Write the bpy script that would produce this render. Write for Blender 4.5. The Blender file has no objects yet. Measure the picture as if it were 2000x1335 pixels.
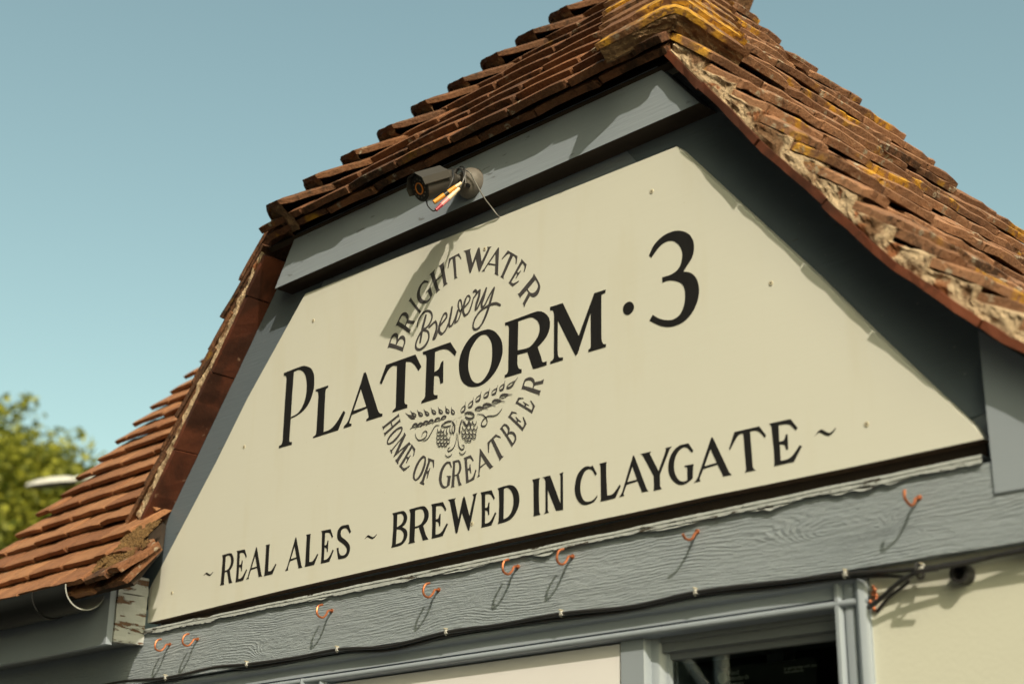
import bpy, bmesh, math, random
from mathutils import Vector, Matrix, noise

R = math.radians
scene = bpy.context.scene
COL = scene.collection
random.seed(7)

# ------------------------------------------------------------------ camera
cam_data = bpy.data.cameras.new("camera")
cam = bpy.data.objects.new("camera", cam_data); COL.objects.link(cam)
CX = Vector((0.7035697, 0.7105197, 0.0123075)); CY = Vector((-0.2357409, 0.2497035, -0.9391881)); CZ = Vector((-0.6703849, 0.6578830, 0.3431824))
CAM_LOC = Vector((3.2336375, -1.9945291, 1.6))
m = Matrix((CX, -CY, -CZ)).transposed().to_4x4(); m.translation = CAM_LOC
cam.matrix_world = m
cam_data.sensor_width = 36.0; cam_data.sensor_fit = 'HORIZONTAL'
cam_data.lens = 36.0 * 3000.0 / 2000.0
cam_data.clip_start = 0.05; cam_data.clip_end = 2000
cam_data.dof.use_dof = True; cam_data.dof.focus_distance = 3.15; cam_data.dof.aperture_fstop = 3.4
scene.camera = cam

# ------------------------------------------------------------------ light
SUN_DIR = Vector((-0.68, 0.415, -0.605)).normalized()      # the way the light travels
elev = math.asin(-SUN_DIR.z); rot = math.atan2(-SUN_DIR.x, -SUN_DIR.y)
w = bpy.data.worlds.new("World"); scene.world = w; w.use_nodes = True
nt = w.node_tree; nt.nodes.clear()
sky = nt.nodes.new("ShaderNodeTexSky"); sky.sky_type = 'NISHITA'; sky.sun_disc = False
sky.sun_elevation = elev; sky.sun_rotation = rot; sky.air_density = 1.0; sky.dust_density = 2.9; sky.ozone_density = 1.0
mul = nt.nodes.new("ShaderNodeMix"); mul.data_type = 'RGBA'; mul.blend_type = 'MULTIPLY'; mul.inputs[0].default_value = 1.0
mul.inputs[7].default_value = (1.03, 1.04, 0.69, 1)
bg = nt.nodes.new("ShaderNodeBackground"); bg.inputs[1].default_value = 0.15
out = nt.nodes.new("ShaderNodeOutputWorld")
nt.links.new(sky.outputs[0], mul.inputs[6]); nt.links.new(mul.outputs[2], bg.inputs[0]); nt.links.new(bg.outputs[0], out.inputs[0])
sl = bpy.data.lights.new("sun_lamp", 'SUN'); sl.energy = 3.0; sl.angle = R(0.5); sl.color = (1.0, 0.85, 0.64)
so = bpy.data.objects.new("sun_lamp", sl); COL.objects.link(so)
so.rotation_euler = SUN_DIR.to_track_quat('-Z', 'Y').to_euler(); so.location = (8, -6, 9)
scene.view_settings.view_transform = 'Standard'; scene.view_settings.look = 'None'
scene.view_settings.exposure = 0.61; scene.view_settings.gamma = 1.0

# ------------------------------------------------------------------ helpers
class MB:
    """collects geometry, then links it as ONE mesh object"""
    def __init__(self): self.v = []; self.f = []; self.mi = []; self.r = []
    def add(self, vs, fs, mi=0, rnd=0.5):
        b = len(self.v); self.v += [tuple(p) for p in vs]
        for f in fs:
            self.f.append([b + i for i in f]); self.mi.append(mi); self.r.append(rnd)
    def box(self, x0, x1, y0, y1, z0, z1, mi=0, rnd=0.5):
        vs = [(x, y, z) for x in (x0, x1) for y in (y0, y1) for z in (z0, z1)]
        self.add(vs, [(0, 1, 3, 2), (4, 6, 7, 5), (0, 4, 5, 1), (2, 3, 7, 6), (0, 2, 6, 4), (1, 5, 7, 3)], mi, rnd)
    def prism(self, poly, y0, y1, mi=0, side=None):
        """xz outline between two y planes; side(i) gives the material of edge i"""
        n = len(poly); vs = [(x, y0, z) for x, z in poly] + [(x, y1, z) for x, z in poly]
        self.add(vs, [list(range(n)), list(range(2 * n - 1, n - 1, -1))], mi)
        for i in range(n):
            j = (i + 1) % n
            self.add([vs[i], vs[j], vs[n + j], vs[n + i]], [(0, 1, 2, 3)], side(i) if side else mi)
    def hexa(self, p):   # eight corners, bottom loop then top loop
        self.add(p, [(0, 1, 2, 3), (7, 6, 5, 4), (0, 4, 5, 1), (1, 5, 6, 2), (2, 6, 7, 3), (3, 7, 4, 0)])
    def tube(self, pts, r, n=8, caps=True, mi=0):
        pts = [Vector(p) for p in pts]; rs = r if isinstance(r, (list, tuple)) else [r] * len(pts)
        ref = None; rings = []
        for i, p in enumerate(pts):
            d = (pts[min(i + 1, len(pts) - 1)] - pts[max(i - 1, 0)]).normalized()
            if ref is None:
                ref = d.orthogonal().normalized()
            ref = (ref - d * ref.dot(d)).normalized(); b = d.cross(ref)
            rings.append([p + (ref * math.cos(2 * math.pi * k / n) + b * math.sin(2 * math.pi * k / n)) * rs[i] for k in range(n)])
        vs = [q for ring in rings for q in ring]; fs = []
        for i in range(len(pts) - 1):
            for k in range(n):
                fs.append((i * n + k, i * n + (k + 1) % n, (i + 1) * n + (k + 1) % n, (i + 1) * n + k))
        if caps: fs += [tuple(range(n - 1, -1, -1)), tuple((len(pts) - 1) * n + k for k in range(n))]
        self.add(vs, fs, mi)
    def grid(self, fn, nu, nv, mi=0, rnd=0.5, flip=False):
        vs = [fn(i / nu, j / nv) for j in range(nv + 1) for i in range(nu + 1)]
        fs = [(j * (nu + 1) + i, j * (nu + 1) + i + 1, (j + 1) * (nu + 1) + i + 1, (j + 1) * (nu + 1) + i) for j in range(nv) for i in range(nu)]
        self.add(vs, fs, mi, rnd)
    def build(self, name, mats, parent=None, smooth=False, origin=None):
        me = bpy.data.meshes.new(name)
        o = Vector(origin) if origin is not None else Vector((0, 0, 0))
        me.from_pydata([tuple(Vector(p) - o) for p in self.v], [], self.f)
        mats = mats if isinstance(mats, (list, tuple)) else [mats]
        for mt in mats: me.materials.append(mt)
        me.polygons.foreach_set("material_index", self.mi)
        at = me.attributes.new("rnd", 'FLOAT', 'FACE'); at.data.foreach_set("value", self.r)
        bm = bmesh.new(); bm.from_mesh(me); bmesh.ops.recalc_face_normals(bm, faces=bm.faces); bm.to_mesh(me); bm.free()
        if smooth:
            me.polygons.foreach_set("use_smooth", [True] * len(me.polygons))
            try: me.set_sharp_from_angle(angle=R(38))
            except Exception: pass
        me.update()
        ob = bpy.data.objects.new(name, me); COL.objects.link(ob); ob.location = o
        if parent is not None:
            ob.parent = parent
            base = Vector((0, 0, 0)); q = parent
            while q is not None: base += Vector(q.location); q = q.parent
            ob.location = o - base
        return ob

def tag(o, label=None, cat=None, group=None, kind=None):
    if label: o["label"] = label
    if cat: o["category"] = cat
    if group: o["group"] = group
    if kind: o["kind"] = kind
    return o
def thing(name, label, cat, loc=(0, 0, 0), group=None):
    o = bpy.data.objects.new(name, None); COL.objects.link(o); o.location = loc; o.empty_display_size = 0.05
    return tag(o, label, cat, group)

def cr(pts, n=6):
    """smooth curve through points"""
    pts = [Vector(p) for p in pts]; o = []
    for i in range(len(pts) - 1):
        p0 = pts[max(i - 1, 0)]; p1 = pts[i]; p2 = pts[i + 1]; p3 = pts[min(i + 2, len(pts) - 1)]
        for j in range(n):
            t = j / n
            o.append(0.5 * ((2 * p1) + (p2 - p0) * t + (2 * p0 - 5 * p1 + 4 * p2 - p3) * t * t + (3 * p1 - p0 - 3 * p2 + p3) * t ** 3))
    return o + [pts[-1]]
def nz(x, y=0.0, z=0.0): return noise.noise(Vector((x, y, z)))

# ------------------------------------------------------------------ materials
class NB:
    def __init__(self, name, rough=0.6, spec=0.5):
        self.m = bpy.data.materials.new(name); self.m.use_nodes = True
        self.t = self.m.node_tree; self.t.nodes.clear()
        self.out = self.n("ShaderNodeOutputMaterial"); self.b = self.n("ShaderNodeBsdfPrincipled")
        self.l(self.b.outputs[0], self.out.inputs[0]); self.b.inputs["Roughness"].default_value = rough
        self.b.inputs["Specular IOR Level"].default_value = spec
    def n(self, k, **kw):
        nd = self.t.nodes.new(k)
        for a, v in kw.items(): setattr(nd, a, v)
        return nd
    def l(self, a, b): self.t.links.new(a, b)
    def setin(self, sock, v):
        if hasattr(v, "is_output") or isinstance(v, bpy.types.NodeSocket): self.l(v, sock)
        else: sock.default_value = v
    def coord(self, scale=(1, 1, 1), loc=(0, 0, 0), rot=(0, 0, 0), geo=False):
        src = self.n("ShaderNodeNewGeometry").outputs["Position"] if geo else self.n("ShaderNodeTexCoord").outputs["Object"]
        mp = self.n("ShaderNodeMapping"); mp.inputs[1].default_value = loc; mp.inputs[2].default_value = rot; mp.inputs[3].default_value = scale
        self.l(src, mp.inputs[0]); return mp.outputs[0]
    def noise(self, vec, scale, detail=4, rough=0.55, dist=0.0):
        nd = self.n("ShaderNodeTexNoise"); nd.inputs["Scale"].default_value = scale; nd.inputs["Detail"].default_value = detail
        nd.inputs["Roughness"].default_value = rough; nd.inputs["Distortion"].default_value = dist
        self.l(vec, nd.inputs["Vector"]); return nd.outputs["Fac"]
    def ramp(self, fac, a, b, c0=0.0, c1=1.0):
        mr = self.n("ShaderNodeMapRange"); mr.interpolation_type = 'SMOOTHSTEP'
        for i, v in enumerate((a, b, c0, c1)): mr.inputs[1 + i].default_value = v
        self.setin(mr.inputs[0], fac); return mr.outputs[0]
    def mix(self, fac, a, b, mode='MIX'):
        mx = self.n("ShaderNodeMix", data_type='RGBA', blend_type=mode)
        self.setin(mx.inputs[0], fac)
        for i, v in ((6, a), (7, b)):
            if isinstance(v, tuple): v = (v[0], v[1], v[2], 1)
            self.setin(mx.inputs[i], v)
        return mx.outputs[2]
    def math(self, op, a, b=0.0, c=0.0):
        nd = self.n("ShaderNodeMath", operation=op)
        for i, v in enumerate((a, b, c)): self.setin(nd.inputs[i], v)
        return nd.outputs[0]
    def attr(self, name): return self.n("ShaderNodeAttribute", attribute_name=name).outputs["Fac"]
    def bump(self, h, dist=0.002, strength=1.0, prev=None):
        bp = self.n("ShaderNodeBump"); bp.inputs["Distance"].default_value = dist; bp.inputs["Strength"].default_value = strength
        self.l(h, bp.inputs["Height"])
        if prev is not None: self.l(prev, bp.inputs["Normal"])
        return bp.outputs[0]
    def color(self, c): self.setin(self.b.inputs["Base Color"], (c[0], c[1], c[2], 1) if isinstance(c, tuple) else c); return self
    def normal(self, s): self.l(s, self.b.inputs["Normal"]); return self

def plain(name, c, rough=0.6, metal=0.0, spec=0.5, var=0.08, nscale=30, bump=0.0):
    k = NB(name, rough, spec); v = k.coord(); f = k.noise(v, nscale, 5)
    k.color(k.mix(f, tuple(x * (1 - var) for x in c), tuple(x * (1 + var) for x in c))); k.b.inputs["Metallic"].default_value = metal
    if bump: k.normal(k.bump(f, bump))
    return k.m

def m_clay(name, c_dark, c_mid, c_warm, dirt, grey, yellow, gloss=0.75):
    k = NB(name, 0.9, 0.25); v = k.coord(); rnd = k.attr("rnd")
    n1 = k.noise(v, 14, 6, 0.65); n2 = k.noise(v, 55, 5, 0.65); n3 = k.noise(v, 5.5, 4, 0.6, 0.6); n4 = k.noise(v, 190, 4, 0.6)
    base = k.mix(rnd, c_mid, c_warm)
    base = k.mix(k.ramp(n1, 0.35, 0.7), base, k.mix(0.45, base, c_dark))
    base = k.mix(k.ramp(n4, 0.3, 0.75, 0.0, 0.45), base, k.mix(0.5, base, (0.36, 0.2, 0.12)))
    # grime and dead moss
    g = k.ramp(k.math('ADD', k.math('MULTIPLY', n3, 0.6), k.math('MULTIPLY', n2, 0.4)), 0.62 - dirt, 0.72 - dirt)
    base = k.mix(k.math('MULTIPLY', g, 0.8), base, c_dark)
    # grey crust lichen
    vor = k.n("ShaderNodeTexVoronoi"); vor.inputs["Scale"].default_value = 48; k.l(v, vor.inputs["Vector"])
    gl = k.math('MULTIPLY', k.ramp(vor.outputs["Distance"], 0.42, 0.25), k.ramp(k.noise(v, 9, 3), 0.62 - grey, 0.7 - grey))
    base = k.mix(k.math('MULTIPLY', gl, k.ramp(n4, 0.35, 0.6)), base, (0.32, 0.29, 0.23))
    # yellow lichen
    yl = k.math('MULTIPLY', k.ramp(k.noise(v, 6.5, 3, 0.5), 0.66 - yellow, 0.73 - yellow), k.ramp(n2, 0.4, 0.55))
    base = k.mix(yl, base, k.mix(n4, (0.42, 0.2, 0.012), (0.5, 0.29, 0.05)))
    k.color(base)
    b1 = k.bump(n2, 0.006, 0.8); b2 = k.bump(n4, 0.002, 0.9, b1); k.normal(b2)
    return k.m
M = {}
M['clay_old'] = m_clay('weathered_clay', (0.018, 0.012, 0.009), (0.075, 0.033, 0.02), (0.20, 0.085, 0.04), 0.10, 0.06, 0.01)
M['clay_side'] = m_clay('lichen_clay', (0.03, 0.018, 0.013), (0.16, 0.078, 0.045), (0.36, 0.19, 0.11), 0.085, 0.11, 0.085)
M['clay_cap'] = m_clay('lichen_hip_clay', (0.04, 0.026, 0.018), (0.14, 0.065, 0.035), (0.24, 0.12, 0.05), 0.02, 0.10, 0.14)
M['clay_bonnet'] = m_clay('dark_hip_clay', (0.02, 0.014, 0.01), (0.09, 0.042, 0.025), (0.17, 0.075, 0.035), 0.08, 0.08, 0.02)
M['clay_main'] = m_clay('orange_clay', (0.10, 0.038, 0.018), (0.20, 0.085, 0.045), (0.37, 0.185, 0.095), 0.03, -0.06, -0.10)

def m_undercloak():
    k = NB('red_brown_clay', 0.55, 0.35); v = k.coord(); rnd = k.attr("rnd")
    n1 = k.noise(v, 9, 5, 0.6, 0.5); n2 = k.noise(v, 70, 4, 0.6)
    base = k.mix(rnd, (0.10, 0.03, 0.016), (0.17, 0.055, 0.03))
    base = k.mix(k.ramp(n1, 0.4, 0.62), base, (0.055, 0.02, 0.012))
    base = k.mix(k.ramp(k.noise(v, 26, 3, 0.5), 0.68, 0.74), base, (0.36, 0.22, 0.15))
    k.color(base); k.normal(k.bump(n2, 0.0015, 0.7)); return k.m
M['undercloak'] = m_undercloak()
def m_mortar():
    k = NB('lime_mortar', 0.95, 0.1); v = k.coord()
    n1 = k.noise(v, 16, 5, 0.6); n2 = k.noise(v, 60, 6, 0.7); n3 = k.noise(v, 240, 3)
    base = k.mix(n2, (0.34, 0.235, 0.15), (0.62, 0.51, 0.37))
    base = k.mix(k.ramp(n1, 0.48, 0.62), base, (0.17, 0.10, 0.06))
    base = k.mix(k.ramp(k.noise(v, 21, 4), 0.60, 0.68), base, (0.24, 0.10, 0.05))
    k.color(base); k.normal(k.bump(n3, 0.0015, 0.9, k.bump(n2, 0.008, 0.9))); return k.m
M['mortar'] = m_mortar()
def m_oldmortar():
    k = NB('mossy_mortar', 0.95, 0.1); v = k.coord(); n2 = k.noise(v, 45, 6, 0.7); n3 = k.noise(v, 200, 3)
    base = k.mix(n2, (0.06, 0.038, 0.024), (0.30, 0.19, 0.115)); base = k.mix(k.ramp(n3, 0.6, 0.72), base, (0.33, 0.24, 0.15))
    k.color(base); k.normal(k.bump(n3, 0.002, 0.9, k.bump(n2, 0.008, 0.9))); return k.m
M['old_mortar'] = m_oldmortar()

GREY = (0.262, 0.312, 0.385)
def m_paint(name, c, scratches=True, rough=0.45, grain=0.0011):
    k = NB(name, rough, 0.4); v = k.coord()
    n1 = k.noise(v, 3.5, 4); vs = k.coord((6, 60, 90)); ng = k.noise(vs, 1.6, 6, 0.6)
    base = k.mix(n1, tuple(x * 0.93 for x in c), tuple(x * 1.06 for x in c))
    nrm = k.bump(ng, grain, 0.7)
    if scratches:
        vc = k.coord((22, 22, 95), rot=(0, R(8), 0)); s = k.noise(vc, 1.0, 2, 0.5)
        msk = k.math('MULTIPLY', k.ramp(s, 0.66, 0.69), k.ramp(k.noise(v, 11, 2), 0.52, 0.6))
        base = k.mix(k.math('MULTIPLY', msk, 0.6), base, (0.09, 0.095, 0.095))
        spk = k.ramp(k.noise(v, 85, 2, 0.5), 0.76, 0.79); base = k.mix(k.math('MULTIPLY', spk, 0.5), base, (0.5, 0.5, 0.47))
    k.color(base); k.normal(nrm); return k.m
M['grey'] = m_paint('grey_paint', GREY)
M['barge'] = m_paint('dark_grey_barge_paint', (0.115, 0.148, 0.19))
M['grey_smooth'] = m_paint('grey_gloss_paint', (0.275, 0.325, 0.40), False, 0.35, 0.0003)
M['grey_dark'] = m_paint('slate_grey_paint', (0.18, 0.205, 0.235), False, 0.4)

def m_beam():
    """painted rough-sawn timber: raised grain, one knot, fine paint cracks"""
    k = NB('painted_rough_timber', 0.5, 0.35); v = k.coord()
    sx = k.n("ShaderNodeSeparateXYZ"); k.l(v, sx.inputs[0])
    def knot(x, z, sx_, sz_, amp):
        dx = k.math('MULTIPLY', k.math('SUBTRACT', sx.outputs[0], x), 1 / sx_); dz = k.math('MULTIPLY', k.math('SUBTRACT', sx.outputs[2], z), 1 / sz_)
        d2 = k.math('ADD', k.math('MULTIPLY', dx, dx), k.math('MULTIPLY', dz, dz))
        e = k.math('EXPONENT', k.math('MULTIPLY', d2, -1.0))
        return k.math('MULTIPLY', e, amp)
    warp = k.math('MULTIPLY', k.math('SUBTRACT', k.noise(k.coord((1.3, 1, 4)), 1.6, 3), 0.5), 0.075)
    h = k.math('ADD', sx.outputs[2], warp)
    h = k.math('ADD', h, k.math('MULTIPLY', sx.outputs[0], 0.012))
    for a in ((1.93, 2.135, 0.085, 0.028, 0.055), (0.50, 2.10, 0.05, 0.02, 0.03), (2.02, 2.133, 0.03, 0.012, 0.02)): h = k.math('ADD', h, knot(*a))
    fine = k.math('MULTIPLY', k.math('SUBTRACT', k.noise(k.coord((18, 18, 40)), 2.4, 4), 0.5), 0.0060)
    h = k.math('ADD', h, fine)
    ring = k.math('SINE', k.math('MULTIPLY', h, 2 * math.pi / 0.0058))
    ring = k.ramp(ring, -0.6, 0.9)
    ring = k.math('MULTIPLY', ring, k.ramp(k.noise(k.coord((2.5, 2, 18)), 1.5, 4), 0.4, 0.66, 0.12, 0.9))
    crack = k.ramp(k.noise(k.coord((26, 26, 120), rot=(0, R(-4), 0)), 1.0, 4, 0.7), 0.68, 0.74)
    crack = k.math('MULTIPLY', crack, k.ramp(k.noise(v, 6, 3), 0.5, 0.62))
    flake = k.noise(v, 120, 4, 0.7)
    n1 = k.noise(v, 4, 4)
    base = k.mix(n1, (0.235, 0.285, 0.345), (0.30, 0.35, 0.415))
    base = k.mix(k.math('MULTIPLY', crack, 0.45), base, (0.10, 0.11, 0.11))
    base = k.mix(k.math('MULTIPLY', k.ramp(flake, 0.68, 0.74), 0.35), base, (0.45, 0.46, 0.44))
    pit = k.ramp(k.noise(k.coord((30, 30, 55)), 1.0, 2, 0.5), 0.765, 0.785)
    base = k.mix(k.math('MULTIPLY', pit, 0.8), base, (0.05, 0.045, 0.04))
    k.color(base)
    hh = k.math('ADD', k.math('MULTIPLY', ring, 0.38), k.math('MULTIPLY', flake, 0.35))
    hh = k.math('ADD', hh, k.math('MULTIPLY', k.noise(k.coord((16, 16, 60)), 1.6, 6, 0.72), 1.5))
    hh = k.math('ADD', hh, k.math('MULTIPLY', k.noise(k.coord((7, 7, 260)), 1.0, 5, 0.65), 0.9))
    hh = k.math('SUBTRACT', hh, k.math('MULTIPLY', crack, 0.9))
    k.normal(k.bump(hh, 0.0026, 1.0)); return k.m
M['beam'] = m_beam()
def m_peel(name, paint, wood, amount, sc=(5, 5, 34)):
    k = NB(name, 0.6, 0.3); v = k.coord(); n = k.noise(k.coord(sc), 1.4, 5, 0.65); n2 = k.noise(v, 60, 5, 0.7)
    msk = k.ramp(k.math('ADD', n, k.math('MULTIPLY', n2, 0.12)), 0.70 - amount, 0.715 - amount)
    line = k.ramp(k.noise(k.coord((7, 7, 85)), 1.0, 3, 0.5), 0.66, 0.70)
    wd = k.mix(n2, tuple(x * 0.4 for x in wood), wood)
    base = k.mix(msk, k.mix(k.noise(v, 8), tuple(x * 0.9 for x in paint), tuple(min(1, x * 1.1) for x in paint)), wd)
    base = k.mix(k.math('MULTIPLY', line, 0.85), base, (0.03, 0.025, 0.022))
    k.color(base); hh = k.math('SUBTRACT', k.math('MULTIPLY', msk, -1.0), line); k.normal(k.bump(hh, 0.003, 0.9, k.bump(n2, 0.002, 0.7))); return k.m
M['peeling'] = m_peel('peeling_pale_paint', (0.46, 0.49, 0.51), (0.22, 0.13, 0.09), 0.10)
M['batten'] = m_peel('cracked_grey_paint', (0.34, 0.375, 0.40), (0.08, 0.07, 0.06), 0.03, (9, 40, 60))

def m_sign():
    k = NB('cream_sign_paint', 0.33, 0.45); v = k.coord(); n1 = k.noise(v, 2.2, 4); n2 = k.noise(k.coord((4, 4, 30)), 3, 4)
    base = k.mix(n1, (0.595, 0.615, 0.585), (0.64, 0.66, 0.635))
    base = k.mix(k.ramp(k.noise(v, 130, 2, 0.5), 0.77, 0.8, 0, 0.5), base, (0.35, 0.3, 0.2))
    base = k.mix(k.ramp(k.noise(k.coord((7, 7, 1.2)), 2.2, 4), 0.5, 0.75, 0, 0.25), base, (0.56, 0.55, 0.46))
    k.color(base); k.normal(k.bump(n2, 0.0004, 0.5)); return k.m
M['sign'] = m_sign()
M['sign_edge'] = plain('brown_ply_edge', (0.055, 0.03, 0.014), 0.75, var=0.4, nscale=40)
def m_letter(name, c):
    k = NB(name, 0.38, 0.4); v = k.coord(); n = k.noise(k.coord((60, 60, 14)), 2.0, 4)
    k.color(k.mix(n, tuple(x * 0.75 for x in c), tuple(x * 1.3 for x in c))); return k.m
M['black'] = m_letter('black_sign_paint', (0.016, 0.016, 0.018))
M['charcoal'] = m_letter('charcoal_sign_paint', (0.062, 0.060, 0.066))
def m_stucco():
    k = NB('cream_render', 0.8, 0.2); v = k.coord(); n1 = k.noise(v, 3, 4); n2 = k.noise(v, 130, 5, 0.65)
    k.color(k.mix(n1, (0.54, 0.56, 0.51), (0.61, 0.635, 0.58))); k.normal(k.bump(n2, 0.0008, 0.5)); return k.m
M['render'] = m_stucco()
M['panel'] = plain('pale_pink_board_paint', (0.73, 0.74, 0.80), 0.5, var=0.05, nscale=5)
M['copper'] = plain('copper_wire', (0.44, 0.16, 0.08), 0.45, 0.75, var=0.6, nscale=140)
M['cable'] = plain('black_cable', (0.02, 0.02, 0.022), 0.42, var=0.2)
M['grey_cable'] = plain('grey_cable', (0.10, 0.10, 0.10), 0.35, var=0.3)
M['white_plastic'] = plain('white_plastic', (0.8, 0.8, 0.78), 0.45)
M['clip'] = plain('weathered_clip_plastic', (0.42, 0.43, 0.43), 0.5, var=0.3, nscale=200)
M['black_plastic'] = plain('black_gutter_plastic', (0.013, 0.014, 0.016), 0.5, spec=0.25, var=0.3, nscale=12)
M['gutter_inner'] = plain('pale_gutter_inside', (0.34, 0.36, 0.37), 0.5, var=0.3, nscale=30)
M['cam_metal'] = plain('gunmetal_camera_casing', (0.042, 0.039, 0.036), 0.5, 0.0, 0.35, var=0.12)
M['cam_black'] = plain('black_camera_face', (0.012, 0.012, 0.013), 0.3)
M['cam_mount'] = plain('dusty_grey_plastic', (0.12, 0.11, 0.10), 0.6, var=0.5, nscale=60)
M['orange'] = plain('orange_plastic', (0.62, 0.27, 0.03), 0.4)
M['amber_ring'] = plain('amber_lens_ring', (0.75, 0.24, 0.03), 0.35)
M['cream_plastic'] = plain('cream_plastic', (0.72, 0.58, 0.40), 0.4)
M['pink'] = plain('pink_plastic', (0.72, 0.25, 0.27), 0.4)
M['crimson'] = plain('crimson_plastic', (0.32, 0.02, 0.05), 0.4)
M['dark_timber'] = plain('dark_brown_timber', (0.028, 0.018, 0.012), 0.85, var=0.5, nscale=30)
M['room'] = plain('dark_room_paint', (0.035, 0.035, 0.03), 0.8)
M['card'] = plain('black_card', (0.012, 0.012, 0.013), 0.5)
M['moss'] = plain('dry_moss', (0.13, 0.075, 0.028), 0.95, var=0.75, nscale=90, bump=0.006)
M['ochre_moss'] = plain('ochre_moss', (0.25, 0.14, 0.03), 0.95, var=0.6, nscale=90, bump=0.004)
M['steel'] = plain('painted_screw', (0.45, 0.42, 0.33), 0.5)
def m_glass():
    k = NB('window_glass'); t = k.t; tr = k.n("ShaderNodeBsdfTransparent"); gl = k.n("ShaderNodeBsdfGlossy"); gl.inputs["Roughness"].default_value = 0.015
    tr.inputs[0].default_value = (0.86, 0.9, 0.88, 1)
    fr = k.n("ShaderNodeFresnel"); fr.inputs[0].default_value = 1.5; mx = k.n("ShaderNodeMixShader")
    k.l(fr.outputs[0], mx.inputs[0]); k.l(tr.outputs[0], mx.inputs[1]); k.l(gl.outputs[0], mx.inputs[2]); k.l(mx.outputs[0], k.out.inputs[0]); return k.m
M['glass'] = m_glass()
def m_leaf(name, a, b):
    k = NB(name, 0.55, 0.3); rnd = k.attr("rnd"); k.color(k.mix(rnd, a, b))
    tl = k.n("ShaderNodeBsdfTranslucent"); k.l(k.mix(rnd, tuple(x * 1.3 for x in a), tuple(x * 1.3 for x in b)), tl.inputs[0])
    mx = k.n("ShaderNodeMixShader"); mx.inputs[0].default_value = 0.35; k.l(k.b.outputs[0], mx.inputs[1]); k.l(tl.outputs[0], mx.inputs[2]); k.l(mx.outputs[0], k.out.inputs[0]); return k.m
M['leaf'] = m_leaf('green_leaves', (0.06, 0.085, 0.012), (0.38, 0.38, 0.05))
M['leaf_y'] = m_leaf('yellow_green_leaves', (0.12, 0.12, 0.015), (0.34, 0.28, 0.045))
M['leaf_dark'] = plain('dark_leaves', (0.018, 0.026, 0.016), 0.7, var=0.5, nscale=2)  # kept dark so the unseen trees bounce little green light
M['bark'] = plain('bark', (0.09, 0.065, 0.045), 0.9, var=0.4, nscale=20, bump=0.01)
M['lamp_grey'] = plain('pale_grey_lamp_paint', (0.62, 0.62, 0.60), 0.45)
M['lamp_dark'] = plain('lamp_underside', (0.12, 0.11, 0.10), 0.5)
def m_ground():
    k = NB('paving', 0.9, 0.2); v = k.coord(); br = k.n("ShaderNodeTexBrick"); br.inputs["Scale"].default_value = 1.6
    br.inputs["Color1"].default_value = (0.055, 0.052, 0.05, 1); br.inputs["Color2"].default_value = (0.065, 0.06, 0.056, 1); br.inputs["Mortar"].default_value = (0.03, 0.03, 0.03, 1)
    k.l(v, br.inputs["Vector"]); k.color(k.mix(k.noise(v, 7), br.outputs[0], (0.05, 0.048, 0.045))); return k.m
M['ground'] = m_ground()
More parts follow.
